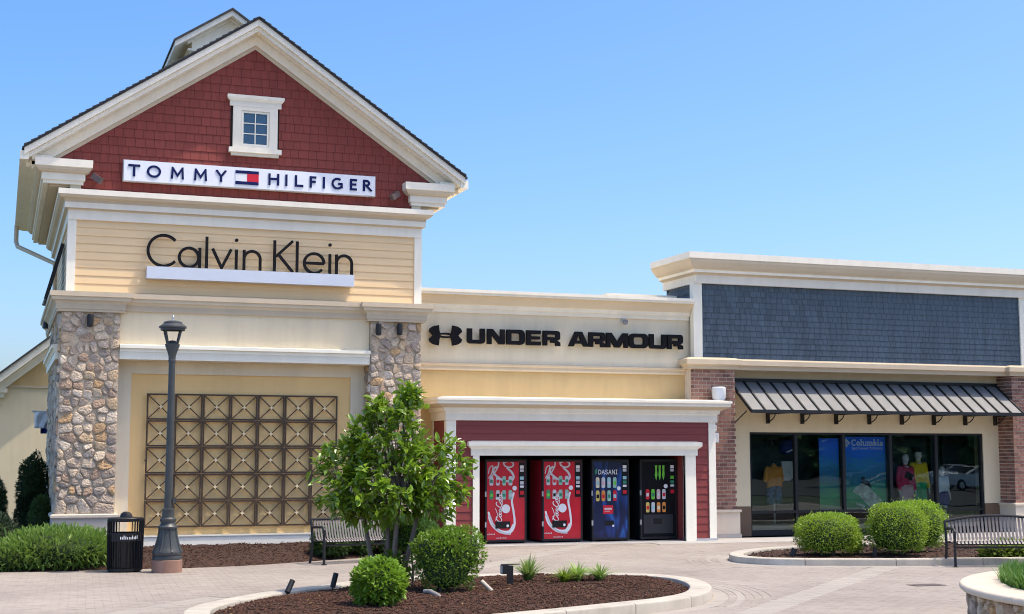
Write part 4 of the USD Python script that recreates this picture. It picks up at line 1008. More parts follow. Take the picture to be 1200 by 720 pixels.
for i in range(8):
    x = 17.31 + i * .945
    if x > 23.9: x = 23.9
    br = part(AW, 'bracket', MB().box(x - .022, x + .022, 29.98, 30.098, 2.66, 2.93).box(x - .02, x + .02, 29.06, 29.98, 2.875, 2.915), black_metal)
    part(br, 'brace', MB().tube([(x, 30.0, 2.70), (x, 29.86, 2.74), (x, 29.75, 2.80), (x, 29.68, 2.88)], .014, 6), black_metal)

# ================================================================== FAR GABLED BUILDING
FB = thing('distant_gabled_building', 'cream walled building with yellow gable beyond the left side of the gabled shop', 'building', (2.5, 41, 0))
fcx, fh, fz, fsl = 4.6, 5.35, 3.50, .815
fapex = fz + fsl * fh
def chev3(o1, o2, y0, y1, h):
    return MB().extrude(Polygon([(fcx - h, fapex - fsl * h + o1), (fcx, fapex + o1), (fcx + h, fapex - fsl * h + o1), (fcx + h, fapex - fsl * h + o2), (fcx, fapex + o2), (fcx - h, fapex - fsl * h + o2)]), y0, y1)
part(FB, 'wall', MB().box(-.4, 9.6, 41.0, 52, 0, 3.78), stucco_cream)
part(FB, 'gable', MB().extrude(Polygon([(-.4, 3.78), (9.6, 3.78), (fcx, fapex - .3)]), 40.98, 52), stucco_yellow)
part(FB, 'wall_band', MB().box(-.42, 9.6, 40.95, 41.0, 3.74, 3.80), beige_shade_trim)
part(FB, 'roof', chev3(.06, 0, 40.5, 52.5, fh + .02), roof_dark)
part(FB, 'rake_board', chev3(-.003, -.22, 40.55, 52.4, fh), trim)
part(FB, 'rake_board', chev3(-.223, -.48, 40.8, 41.0, fh - .2), trim)
part(FB, 'eave_return', MB().molding([(-.45, 44), (-.45, 40.9), (.0, 40.9), (.0, 41.0)], [(0, 3.46), (.08, 3.46), (.08, 3.55), (.16, 3.60), (.16, 3.70), (0, 3.72)]), trim)

# ================================================================== SIGNS
def seg(pts, w, join='mitre', cap='flat'):
    return LineString(pts).buffer(w / 2, cap_style=cap, join_style=join, mitre_limit=4)
def arc(cx_, cz_, rx, rz, a0, a1, n=28):
    a = np.radians(np.linspace(a0, a1, n)); return [(cx_ + rx * math.cos(q), cz_ + rz * math.sin(q)) for q in a]

# thin round sans lettering on a silver beam
CK = thing('store_sign', 'thin black fashion brand lettering standing on a silver beam on yellow siding', 'sign', (4.69, 28.6, 5.35))
part(CK, 'sign_beam', MB().box(2.61, 6.765, 28.42, 28.62, 5.352, 5.592), sign_silver)
b0, xh, cap, w = 5.60, 6.015, 6.245, .056
def ring(x0, x1, gap=None):
    c, r = (x0 + x1) / 2, (x1 - x0) / 2
    return c, r
cl = []
cx1 = 2.93
cl.append(('C', seg(arc(cx1, 5.925, .30, .305, 42, 318, 40), w, 'round')))
ca_, ra_ = 3.425, .19
cl.append(('a', unary_union([seg(arc(ca_, 5.81, ra_, ra_, 0, 360, 40), w, 'round'), seg([(3.635, b0), (3.635, xh)], w)])))
cl.append(('l', seg([(3.77, b0), (3.77, cap)], w)))
cl.append(('v', seg([(3.885, xh), (4.07, b0 + .03), (4.255, xh)], w)))
cl.append(('i', unary_union([seg([(4.36, b0), (4.36, xh)], w), Point(4.36, 6.205).buffer(.034)])))
def nn(x0, x1):
    r = (x1 - x0) / 2
    return unary_union([seg([(x0, b0), (x0, xh)], w), seg([(x0, xh - r - .0)] + arc(x0 + r, xh - r - .02, r, r, 180, 0, 20) + [(x1, b0)], w, 'round')])
cl.append(('n', nn(4.515, 4.84)))
cl.append(('K', unary_union([seg([(5.13, b0), (5.13, cap)], w), seg([(5.50, cap), (5.16, 5.915)], w), seg([(5.21, 5.955), (5.51, b0)], w)])))
cl.append(('l', seg([(5.592, b0), (5.592, cap)], w)))
cl.append(('e', unary_union([seg(arc(5.945, 5.81, .205, .20, -38, -360, 40), w, 'round'), seg([(5.745, 5.81), (6.15, 5.81)], w)])))
cl.append(('i', unary_union([seg([(6.27, b0), (6.27, xh)], w), Point(6.27, 6.205).buffer(.034)])))
cl.append(('n', nn(6.41, 6.73)))
for _, p in cl:
    part(CK, 'letter', MB().extrude(p, 28.50, 28.545), letter_black)
part(CK, 'letter_rail', MB().box(2.7, 6.7, 28.55, 28.62, 5.592, 5.606), sign_silver)

# white fascia sign
TH = thing('store_sign', 'long white sign with spaced navy capitals and small red white navy flag', 'sign', (4.66, 28.6, 7.28))
part(TH, 'sign_board', MB().box(2.125, 7.20, 28.50, 28.63, 7.283, 7.69), sign_white)
part(TH, 'sign_frame', MB().box(2.11, 7.215, 28.52, 28.63, 7.69, 7.70).box(2.11, 7.215, 28.52, 28.63, 7.272, 7.283).box(2.11, 2.125, 28.52, 28.63, 7.283, 7.69).box(7.20, 7.215, 28.52, 28.63, 7.283, 7.69), grey_plastic)
z0, z1, w = 7.372, 7.612, .045
zm = (z0 + z1) / 2; hw = w / 2
def Lt(ch, x0, x1):
    if ch == 'T': return [seg([(x0, z1 - hw), (x1, z1 - hw)], w), seg([((x0 + x1) / 2, z0), ((x0 + x1) / 2, z1)], w)]
    if ch == 'O': return [seg(arc((x0 + x1) / 2, zm, (x1 - x0) / 2 - hw, (z1 - z0) / 2 - hw + .004, 0, 360, 48), w, 'round')]
    if ch == 'M': return [seg([(x0 + hw, z0), (x0 + hw + .012, z1 - .02), ((x0 + x1) / 2, z0 + .07), (x1 - hw - .012, z1 - .02), (x1 - hw, z0)], w * .9)]
    if ch == 'Y': return [seg([(x0 + .01, z1), ((x0 + x1) / 2, zm - .01), (x1 - .01, z1)], w * .95), seg([((x0 + x1) / 2, z0), ((x0 + x1) / 2, zm)], w)]
    if ch == 'H': return [seg([(x0 + hw, z0), (x0 + hw, z1)], w), seg([(x1 - hw, z0), (x1 - hw, z1)], w), seg([(x0, zm + .01), (x1, zm + .01)], w)]
    if ch == 'I': return [seg([((x0 + x1) / 2, z0), ((x0 + x1) / 2, z1)], w)]
    if ch == 'L': return [seg([(x0 + hw, z1), (x0 + hw, z0 + hw), (x1, z0 + hw)], w)]
    if ch == 'F': return [seg([(x1, z1 - hw), (x0 + hw, z1 - hw), (x0 + hw, z0)], w), seg([(x0, zm + .005), (x1 - .012, zm + .005)], w)]
    if ch == 'E': return [seg([(x1, z1 - hw), (x0 + hw, z1 - hw), (x0 + hw, z0 + hw), (x1, z0 + hw)], w), seg([(x0, zm + .005), (x1 - .012, zm + .005)], w)]
    if ch == 'G': return [seg(arc((x0 + x1) / 2 + .005, zm, (x1 - x0) / 2 - hw + .005, (z1 - z0) / 2 - hw + .004, 52, 318, 40), w, 'round'), seg([((x0 + x1) / 2 + .02, zm - .005), (x1 - hw, zm - .005), (x1 - hw, z0 + .03)], w)]
    if ch == 'R': return [seg([(x0 + hw, z0), (x0 + hw, z1)], w), seg([(x0 + hw, z1 - hw)] + [(x0 + .075 + q[0], q[1]) for q in arc(0, z1 - hw - .048, .055, .048, 90, -90, 16)] + [(x0 + hw, z1 - hw - .096)], w, 'round'), seg([(x0 + .07, zm), (x1, z0)], w)]
for ch, a, b in (('T', 2.205, 2.434), ('O', 2.563, 2.838), ('M', 3.028, 3.288), ('M', 3.482, 3.742), ('Y', 3.912, 4.125), ('H', 4.972, 5.194), ('I', 5.32, 5.36), ('L', 5.516, 5.691), ('F', 5.822, 5.96), ('I', 6.097, 6.137), ('G', 6.278, 6.516), ('E', 6.666, 6.816), ('R', 6.944, 7.13)):
    part(TH, 'letter', MB().extrude(unary_union(Lt(ch, a, b)).intersection(sbox(a - .1, z0, b + .1, z1 + .001) if ch != 'O' else sbox(a - .1, z0 - .02, b + .1, z1 + .02)), 28.488, 28.502), letter_navy)
fx0, fx1, fz0, fz1 = 4.305, 4.775, 7.349, 7.632
F = part(TH, 'flag', MB().extrude(unary_union([sbox(fx0, fz0, fx1, fz0 + .062), sbox(fx0, fz1 - .062, fx1, fz1)]), 28.488, 28.502), letter_navy)
part(F, 'flag_half', MB().box((fx0 + fx1) / 2, fx1, 28.488, 28.502, fz0 + .062, fz1 - .062), flag_red)
part(F, 'flag_half', MB().box(fx0, (fx0 + fx1) / 2, 28.492, 28.502, fz0 + .062, fz1 - .062), white_print)

# wide black sports lettering with the crossed-arc emblem
UA = thing('store_sign', 'wide black sportswear lettering with crossed arc emblem on pale stucco', 'sign', (11.85, 29.8, 4.3))
z0, z1 = 4.358, 4.692; W_ = .10; hw = W_ / 2; zm = (z0 + z1) / 2
def rnd(p, r): return p.buffer(-r * .4, join_style='mitre').buffer(r * .4, 4)
def Lu(ch, x0, x1):
    a, b, t, o = x0 + hw, x1 - hw, z1 - hw, z0 + hw
    w, wz = W_, .082
    hz = wz / 2
    if ch == 'U':
        out = sbox(x0, z0, x1, z1); cut = sbox(x0 + W_ + .01, z0 + wz, x1 - W_ - .01, z1 + 1)
        g = out.difference(cut); return g.intersection(unary_union([out.buffer(-.07).buffer(.07), sbox(x0, zm, x1, z1)]))
    if ch == 'N': return unary_union([sbox(x0, z0, x0 + W_, z1), sbox(x1 - W_, z0, x1, z1), Polygon([(x0, z1), (x0 + .13, z1), (x1, z0), (x1 - .13, z0)])])
    if ch == 'D':
        out = sbox(x0, z0, x1, z1); out = unary_union([out.buffer(-.10).buffer(.10), sbox(x0, z0, (x0 + x1) / 2, z1)])
        i = sbox(x0 + W_ + .01, z0 + wz, x1 - W_ - .01, z1 - wz); return out.difference(unary_union([i.buffer(-.04).buffer(.04), sbox(x0 + W_ + .01, z0 + wz, (x0 + x1) / 2, z1 - wz)]))
    if ch == 'O': return sbox(x0, z0, x1, z1).buffer(-.11).buffer(.11).difference(sbox(x0 + W_ + .015, z0 + wz, x1 - W_ - .015, z1 - wz).buffer(-.05).buffer(.05))
    if ch == 'E': return unary_union([sbox(x0, z0, x0 + W_, z1), sbox(x0, z0, x1, z0 + wz), sbox(x0, z1 - wz, x1, z1), sbox(x0, zm - hz * .8, x1 - .02, zm + hz * .8)])
    if ch == 'R':
        bowl = sbox(x0, zm - .045, x1, z1); bowl = unary_union([bowl.buffer(-.06).buffer(.06), sbox(x0, zm - .045, (x0 + x1) / 2, z1)]).difference(sbox(x0 + W_, zm + .025, x1 - W_, z1 - wz))
        return unary_union([bowl, sbox(x0, z0, x0 + W_, z1), Polygon([(x1 - .22, zm - .03), (x1 - .10, zm - .03), (x1 + .0, zm - .09), (x1 + .01, z0), (x1 - W_, z0), (x1 - W_ - .005, zm - .10), (x1 - .22, zm - .10)])])
    if ch == 'A':
        m = (x0 + x1) / 2
        return Polygon([(x0, z0), (m - .085, z1), (m + .085, z1), (x1, z0), (x1 - .125, z0), (x1 - .155, z0 + .065), (x0 + .155, z0 + .065), (x0 + .125, z0)]).difference(Polygon([(x0 + .195, z0 + .135), (m - .01, z1 - .085), (m + .01, z1 - .085), (x1 - .195, z0 + .135)]))
    if ch == 'M':
        m = (x0 + x1) / 2
        return unary_union([sbox(x0, z0, x0 + W_, z1), sbox(x1 - W_, z0, x1, z1), Polygon([(x0, z1), (x0 + .13, z1), (m, z0 + .13), (x1 - .13, z1), (x1, z1), (m + .06, z0), (m - .06, z0)])])
for ch, a, b in (('U', 9.642, 10.05), ('N', 10.108, 10.516), ('D', 10.562, 10.992), ('E', 11.034, 11.374), ('R', 11.432, 11.84), ('A', 12.05, 12.545), ('R', 12.553, 12.944), ('M', 12.982, 13.525), ('O', 13.546, 14.031), ('U', 14.064, 14.497), ('R', 14.53, 14.92)):
    part(UA, 'letter', MB().extrude(Lu(ch, a, b), 29.72, 29.80), letter_black)
    part(UA, 'letter_stud', MB().box((a + b) / 2 - .16, (a + b) / 2 - .13, 29.80, 29.87, z0 + .03, z0 + .06), grey_plastic)
ex, ez = 9.142, 4.52
wing = Polygon([(-.375, .085), (-.35, .15), (-.28, .195), (-.16, .22), (-.15, .12), (-.135, .045), (-.02, .05), (-.02, -.05), (-.135, -.045), (-.15, -.12), (-.16, -.22), (-.28, -.195), (-.35, -.15), (-.375, -.085), (-.325, -.045), (-.285, 0), (-.325, .045)]).buffer(.002)
em = unary_union([wing, affinity.scale(wing, -1, 1, origin=(0, 0)), affinity.scale(Point(0, 0).buffer(1, 12), .20, .055), sbox(-.2, -.028, .2, .028)]).difference(affinity.scale(Point(0, 0).buffer(1, 12), .12, .020))
part(UA, 'emblem', MB().extrude(affinity.translate(em, ex, ez), 29.72, 29.80), letter_black)
part(UA, 'letter_stud', MB().box(ex - .25, ex - .22, 29.80, 29.87, ez - .02, ez + .02).box(ex + .22, ex + .25, 29.80, 29.87, ez - .02, ez + .02), grey_plastic)

# ------------------------------------------------------------------ small lights on the gabled building
def flood(x, y, z, label, flip=1):
    t = thing('floodlight', label, 'floodlight', (x, y, z))
    part(t, 'light_arm', MB().tube([(x, YW, z), (x, YW - .10, z - .02), (x, YW - .18, z + .02)], .015, 6), black_metal)
    part(t, 'light_head', MB().bar((x - .08 * flip, YW - .16, z + .09), (x + .08 * flip, YW - .24, z - .03), .10, .12), mat('old_bronze', (.11, .075, .065), .5))
flood(1.62, YW, 7.24, 'small dark floodlight on the red gable below the left eave return')
flood(7.62, YW, 7.28, 'small dark floodlight on the red gable below the right eave return', -1)
def capsule(x, z, label):
    t = thing('pillar_light', label, 'light', (x, PY, z))
    part(t, 'light_body', MB().lathe([(0, z - .15), (.05, z - .14), (.062, z - .10), (.062, z + .06), (.05, z + .10), (0, z + .11)], (x, PY - .12), 12), black_metal, smooth=40)
    part(t, 'light_mount', MB().box(x - .03, x + .03, PY - .08, PY + .02, z - .03, z + .03), black_metal)
capsule(1.57, 4.50, 'dark capsule light near the top of the left stone pillar')
capsule(7.73, 4.52, 'taller dark capsule light near the top middle of the right stone pillar')
capsule(7.28, 4.50, 'dark capsule light at the upper left corner of the right stone pillar')

# hanging white and navy banner on the side wall
t = thing('banner', 'crumpled white and navy banner on a bracket at the side wall', 'banner', (1.0, 35.2, 2.6))
part(t, 'banner_pole', MB().tube([(1.16, 36.0, 2.95), (.72, 36.0, 2.95)], .02, 6), grey_plastic)
def cloth(x0, x1, y, z0, z1, amp, seed):
    gx, gz = np.meshgrid(np.linspace(x0, x1, 14), np.linspace(z0, z1, 14), indexing='ij')
    yy = y + amp * (meshkit.fbm(np.stack([gx * 6, gz * 5, gx * 0 + seed], -1), 3) - .5)
    v = np.stack([gx, yy, gz], -1).reshape(-1, 3); i = np.arange(196).reshape(14, 14)
    f = np.stack([i[:-1, :-1], i[1:, :-1], i[1:, 1:], i[:-1, 1:]], -1).reshape(-1, 4)
    return MB().add(v, f)
part(t, 'banner_cloth', cloth(.78, 1.12, 36.0, 2.55, 2.94, .3, 1), white_print, smooth=True)
part(t, 'banner_cloth', cloth(.92, 1.14, 35.95, 2.42, 2.55, .3, 2), letter_navy, smooth=True)

# ================================================================== LAMP POST
lx, ly = 2.645, 23.98
LP = thing('lamp_post', 'dark green-grey lamp post with square lantern on fluted base beside the bin', 'lamp post', (lx, ly, 0))
part(LP, 'footing', MB().lathe([(.245, -.05), (.245, .195), (.235, .205), (0, .205)], (lx, ly), 28), terracotta, smooth=40)
bprof = [(.235, .205), (.24, .225), (.235, .26), (.225, .275), (.245, .30), (.245, .33), (.225, .36), (.20, .42), (.175, .50), (.155, .58), (.145, .66), (.14, .70), (.16, .71), (.16, .735), (.125, .77), (.115, .80), (.13, .83), (.13, .86), (.10, .885), (.095, .98), (.10, .99), (.10, 1.02), (.075, 1.03)]
part(LP, 'base', MB().lathe(bprof, (lx, ly), 28), lamp_metal, smooth=40)
for k in range(8):
    a = k / 8 * 2 * math.pi + .2
    pts = [(lx + r * 1.015 * math.cos(a), ly + r * 1.015 * math.sin(a), z) for r, z in bprof[5:12]]
    part(LP, 'base_rib', MB().tube(pts, .014, 6), lamp_metal)
part(LP, 'shaft', MB().lathe([(.068, 1.02), (.064, 1.6), (.053, 3.40), (.053, 3.42), (.062, 3.43), (.062, 3.46), (.05, 3.47)], (lx, ly), 20), lamp_metal, smooth=40)
part(LP, 'outlet_box', MB().box(lx + .055, lx + .12, ly - .06, ly + .0, 1.12, 1.2), lamp_metal)
part(LP, 'lantern_neck', MB().lathe([(.058, 3.46), (.06, 3.52), (.075, 3.58), (.105, 3.66), (.12, 3.70), (.12, 3.725), (.10, 3.73), (.07, 3.76), (.05, 3.78), (0, 3.79)], (lx, ly), 20), lamp_metal, smooth=40)
ln = part(LP, 'lantern', MB().lathe([(.20, 3.985), (.225, 3.99), (.225, 4.015), (.17, 4.055), (.155, 4.06), (.15, 4.09), (.06, 4.115), (.0, 4.12)], (lx, ly), 24), lamp_metal, smooth=35)
for sx in (-1, 1):
    for sy in (-1, 1):
        part(ln, 'lantern_bar', MB().bar((lx + sx * .075, ly + sy * .075, 3.72), (lx + sx * .135, ly + sy * .135, 3.99), .022, .022), lamp_metal)
part(ln, 'lantern_ring', MB().lathe([(.175, 3.95), (.20, 3.95), (.20, 3.99), (.175, 3.99), (.175, 3.95)], (lx, ly), 24), lamp_metal, smooth=35)
part(ln, 'finial', MB().lathe([(.0, 4.12), (.015, 4.12), (.012, 4.16), (.022, 4.18), (.008, 4.205), (0, 4.22)], (lx, ly), 10), silver, smooth=40)

# ================================================================== TRASH CAN
tx, tyc = 2.01, 24.36
TC = thing('trash_can', 'black slatted metal trash can with domed lid left of the lamp post', 'trash can', (tx, tyc, 0))
R0, R1, TH_ = .268, .282, .86
def rr(z): return R0 + (R1 - R0) * z / TH_
ns = 34
for k in range(ns):
    a = k / ns * 2 * math.pi; c, s = math.cos(a), math.sin(a)
    f_ = abs(((a + math.pi / 2 + math.pi / 6) % (2 * math.pi / 3)) - math.pi / 3) if False else None
    opening = abs(math.sin((a - (-math.pi / 2)) / 2 * 2)) < .42
    zt = .62 if opening else .84
    part(TC, 'slat', MB().bar((tx + rr(.03) * c, tyc + rr(.03) * s, .03), (tx + rr(zt) * c, tyc + rr(zt) * s, zt), .030, .006, (-s, c, 0)), black_metal)
def hoop(z0, z1, r=None, t=.012, out=.006):
    r0, r1 = (r or rr(z0)) + out, (r or rr(z1)) + out
    return MB().lathe([(r0 - t, z0), (r0, z0), (r1, z1), (r1 - t, z1), (r0 - t, z0)], (tx, tyc), 40)
part(TC, 'rim_ring', hoop(.02, .06), black_metal); part(TC, 'rim_ring', hoop(.815, .86), black_metal); part(TC, 'rim_ring', hoop(.60, .635), black_metal)
band = MB()
for a0 in (-math.pi / 2,):
    aa = np.linspace(a0 - .95, a0 + .95, 16)
    v = [(tx + (rr(z) + .009) * math.cos(a), tyc + (rr(z) + .009) * math.sin(a), z) for a in aa for z in (.50, .625)]
    band.add(v, [(2 * i, 2 * i + 2, 2 * i + 3, 2 * i + 1) for i in range(15)])
bd = part(TC, 'lettered_band', band, black_metal)
tick = MB(); r_ = np.random.default_rng(8)
for i in range(11):
    a = -math.pi / 2 - .35 + i * .095; hh_ = .06 * r_.uniform(.5, 1.1); p = np.array([tx + (rr(.55) + .012) * math.cos(a), tyc + (rr(.55) + .012) * math.sin(a), .535])
    tick.box(p[0] - r_.uniform(.004, .009), p[0] + .006, p[1] - .004, p[1], p[2], p[2] + hh_)
part(bd, 'worn_lettering', tick, white_print)
part(TC, 'liner', MB().lathe([(.0, .05), (.215, .05), (.235, .60), (.225, .60), (.0, .07)], (tx, tyc), 24), black_gloss)
part(TC, 'lid', MB().lathe([(.293, .85), (.295, .865), (.285, .875), (.11, .885), (.10, .90), (.085, .94), (.05, .965), (0, .975)], (tx, tyc), 32), black_metal, smooth=35)
part(TC, 'base_plate', MB().lathe([(0, .0), (.24, .0), (.26, .02), (.0, .03)], (tx, tyc), 28), black_metal)

# ================================================================== BENCHES
def bench(name_label, origin, rot, length, arch, nslat, back_h=.86):
    t = thing('bench', name_label, 'bench', origin, rot); LOCAL.add(t)
    L2 = length / 2
    # straps: seat and back in one bent flat strip
    for i in range(nslat):
        x = -L2 + .07 + (length - .14) * i / (nslat - 1)
        top = back_h - .07 + (arch * (1 - (x / L2) ** 2) if arch else 0)
        prof = [(-.02, .395), (.0, .415), (.03, .425), (.15, .415), (.30, .405), (.36, .41), (.40, .435), (.425, .50), (.46, .62), (.50, top)]
        v, w = [], (length - .14) / (nslat - 1) * .29
        for k, (py, pz) in enumerate(prof):
            v += [(x - w, py, pz), (x + w, py, pz), (x + w, py + .004, pz - .008), (x - w, py + .004, pz - .008)]
        f = []
        for k in range(len(prof) - 1):
            a, b = 4 * k, 4 * k + 4
            f += [(a, a + 1, b + 1, b), (a + 1, a + 2, b + 2, b + 1), (a + 2, a + 3, b + 3, b + 2), (a + 3, a, b, b + 3)]
        part(t, 'slat', MB().add(v, f), bench_metal)
    xs = np.linspace(-L2, L2, 15)
    part(t, 'back_rail', MB().tube([(x, .505, back_h - .05 + (arch * (1 - (x / L2) ** 2) if arch else 0)) for x in xs], .022, 8), black_metal, smooth=40)
    part(t, 'seat_rail', MB().tube([(-L2, .02, .395), (L2, .02, .395)], .022, 8), black_metal, smooth=40)
    part(t, 'seat_rail', MB().tube([(-L2, .41, .40), (L2, .41, .40)], .02, 8), black_metal, smooth=40)
    part(t, 'stretcher', MB().tube([(-L2, .05, .33), (L2, .05, .33)], .018, 8), black_metal, smooth=40)
    for s in (-L2, L2):
        part(t, 'leg', MB().tube([(s, .0, .0), (s, .01, .42), (s, .0, .60), (s, .04, .635), (s, .10, .645), (s, .30, .64), (s, .47, .63)], .024, 8), black_metal, smooth=40)
        part(t, 'leg', MB().tube([(s, .52, .0), (s, .45, .20), (s, .43, .40), (s, .46, .62), (s, .505, back_h - .05)], .024, 8), black_metal, smooth=40)
        part(t, 'foot', MB().box(s - .04, s + .04, -.04, .04, 0, .012), black_metal)
    return t
bench_metal = mat('bench_strap_metal', (0.19, 0.165, 0.152), 0.45, 0.08, 5, spec=.4)
bench('straight-backed black strap bench behind the small tree by the mulch bed', (6.10, 24.82, 0), math.atan2(.42, 1.44), 1.50, 0, 26, .82)
bench('arch-backed metal strap bench in front of the kerbed shrub bed', (16.26, 20.22, 0), math.radians(-18), 1.83, .10, 27, .80)

# ================================================================== PLANTS
def leaf_look(name, c, rand=.28, rough=.42, tr=.28, spec=.5):
    return mat(name, c, rough, .18, 3, rand=rand, translucent=tr, spec=spec)
leaf_tree = leaf_look('glossy_tree_leaf', (0.205, 0.330, 0.024), .45, .24, .30, .8)
leaf_box = leaf_look('boxwood_leaf', (0.170, 0.290, 0.024), .36, .42)
leaf_hedge = leaf_look('bright_hedge_leaf', (0.270, 0.400, 0.030), .25, .45)
leaf_dark = leaf_look('dark_evergreen_leaf', (0.026, 0.055, 0.016), .3, .6, .15)
leaf_blade = leaf_look('long_shrub_leaf', (0.150, 0.240, 0.042), .38, .42)
leaf_deep = leaf_look('deep_green_leaf', (0.075, 0.145, 0.030), .3, .5)
leaf_lime = leaf_look('lime_leaf', (0.19, 0.27, 0.022), .3, .5)
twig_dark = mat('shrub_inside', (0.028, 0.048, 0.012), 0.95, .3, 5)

def leaves(base, direc, size, width=.42, fold=.18, curl=.15, seed=0, blade=False):
    """leaf blades: bases (n,3), unit directions, lengths"""
    r = np.random.default_rng(seed); n = len(base)
    d = direc / np.linalg.norm(direc, axis=1, keepdims=True)
    side = np.cross(d, r.normal(0, .45, (n, 3)) + [0, 0, 1]); side /= np.maximum(np.linalg.norm(side, axis=1, keepdims=True), 1e-6)
    nrm = np.cross(side, d)
    size = np.broadcast_to(size, (n,))[:, None]
    P = lambda a, s, h: base + d * size * a + side * size * s + nrm * size * h
    w = width / 2
    v = np.stack([P(0, 0, 0), P(.38, -w, fold * w), P(.40, 0, -curl * .1), P(.38, w, fold * w), P(.78, -w * .68, fold * w * .6 - curl * .35), P(.78, w * .68, fold * w * .6 - curl * .35), P(1, 0, -curl)], 1)
    f = np.array([(0, 2, 1), (0, 3, 2), (1, 2, 4), (2, 3, 5), (2, 6, 4), (2, 5, 6)])
    return v, f
def leaf_mb(v, f):
    return MB().add(v.reshape(-1, 3), (f[None] + v.shape[1] * np.arange(len(v))[:, None, None]).reshape(-1, 3))

def sphere_dirs(n, r, low=-.5):
    d = r.normal(size=(n * 3, 3)); d /= np.linalg.norm(d, axis=1, keepdims=True); d = d[d[:, 2] > low]
    return d[:n]

def shrub(name, label, cat, centers, look, leaf, n, seed, group=None, power=2.6, depth=.22, stems=True, spike=.0, width=.5, shag=.10):
    """clipped or loose shrub; centers: [(x, y, z0, rx, ry, height), ...] lobes"""
    r = np.random.default_rng(seed)
    x, y, z0 = centers[0][:3]
    t = thing(name, label, cat, (x, y, z0), group=group)
    inner = MB(); B, D, Sz = [], [], []
    tot = sum(c[3] * c[5] for c in centers)
    for (x, y, z0, rx, ry, h) in centers:
        k = int(n * rx * h / tot)
        d = sphere_dirs(k, r, -.75)
        q = (np.abs(d) ** power).sum(1) ** (-1 / power)
        rad = np.array([rx, ry, h / 2])
        s = 1 - depth * r.random(len(d)) ** 2.2 + (r.random(len(d)) < .05) * r.uniform(.02, .16, len(d)) + shag * (meshkit.fbm(d * 3.2 + seed, 3, seed) - .5) * 2
        p = d * (q * s)[:, None] * rad + [x, y, z0 + h / 2]
        keep = p[:, 2] > z0 + .02
        B.append(p[keep]); out = d[keep] / rad; out /= np.linalg.norm(out, axis=1, keepdims=True)
        D.append(out * (.9 + spike) + r.normal(0, .55, out.shape) + [0, 0, .35 + spike])
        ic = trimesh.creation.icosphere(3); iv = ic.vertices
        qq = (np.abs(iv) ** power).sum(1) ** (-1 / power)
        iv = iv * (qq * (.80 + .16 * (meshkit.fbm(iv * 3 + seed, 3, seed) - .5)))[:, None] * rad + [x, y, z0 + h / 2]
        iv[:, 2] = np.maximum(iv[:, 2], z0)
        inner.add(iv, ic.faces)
    B, D = np.vstack(B), np.vstack(D)
    v, f = leaves(B, D, leaf * r.uniform(.6, 1.25, len(B)), width, seed=seed)
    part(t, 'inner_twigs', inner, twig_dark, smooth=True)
    part(t, 'foliage', leaf_mb(v, f), look, kind='stuff')
    if stems:
        st = MB()
        for k in range(5):
            a = r.uniform(0, 6.28); x, y, z0, rx, ry, h = centers[0]
            st.tube([(x + .05 * math.cos(a), y + .05 * math.sin(a), z0 - .12), (x + rx * .4 * math.cos(a), y + ry * .4 * math.sin(a), z0 + h * .35)], .012, 5)
        part(t, 'stem', st, bark)
    return t

# front island shrubs
shrub('small_shrub', 'small round green shrub at the front of the mulch island below the tree', 'shrub', [(4.22, 16.35, .13, .295, .30, .54)], leaf_box, .060, 3300, 1, power=2.2, shag=.24)
shrub('round_shrub', 'larger dense green shrub right of the small tree in the mulch island', 'shrub', [(5.48, 17.75, .12, .37, .40, .80), (5.62, 17.8, .36, .37, .38, .60), (5.36, 17.8, .38, .30, .33, .53)], leaf_box, .046, 6800, 2, power=2.3, shag=.22)
t = shrub('standard_shrub', 'little ball shrub on a thin bare stem behind the larger island shrub', 'shrub', [(5.20, 18.72, .58, .27, .27, .42)], leaf_box, .042, 1900, 3, power=2.2, stems=False)
part(t, 'stem', MB().tube([(5.30, 18.70, .05), (5.31, 18.71, .35), (5.27, 18.72, .7)], [.018, .015, .012], 6).tube([(5.30, 18.7, .22), (5.22, 18.69, .42), (5.17, 18.7, .52)], [.01, .008, .005], 5), bark)
# hedge balls by the sports shop
shrub('clipped_shrub', 'leftmost clipped bright green shrub in the kerbed bed', 'shrub', [(14.17, 22.55, .10, .55, .52, .74)], leaf_hedge, .038, 8000, 4, power=2.6, shag=.15)
shrub('clipped_shrub', 'tall clipped bright green shrub in the middle of the kerbed bed', 'shrub', [(15.37, 22.15, .10, .50, .50, .94)], leaf_hedge, .038, 8000, 5, power=2.6, shag=.15)
shrub('clipped_shrub', 'clipped bright green shrub behind the left end of the arched bench', 'shrub', [(16.25, 22.75, .10, .48, .46, .94)], leaf_hedge, .038, 7500, 6, power=2.6, shag=.15)
shrub('seedling_plant', 'small loose leafy plant between two clipped shrubs', 'plant', [(14.78, 22.6, .1, .16, .16, .40)], leaf_hedge, .08, 260, 7, power=2, shag=.3)
for i, (x, y, w_) in enumerate([(16.75, 21.2, .26), (17.2, 21.1, .28), (17.75, 20.95, .3), (18.3, 20.85, .3), (17.4, 21.6, .35)]):
    shrub('low_plant', ['low yellow-green plant beside the left leg of the arched bench', 'low yellow-green plant under the left part of the arched bench', 'low yellow-green plant under the middle of the arched bench', 'low yellow-green plant under the right part of the arched bench', 'low yellow-green plant set back behind the arched bench'][i], 'plant', [(x, y, .08, w_, w_, .26)], leaf_lime, .085, 420, 20 + i, group='low yellow-green plants behind the arched bench', power=2, shag=.3, stems=False)
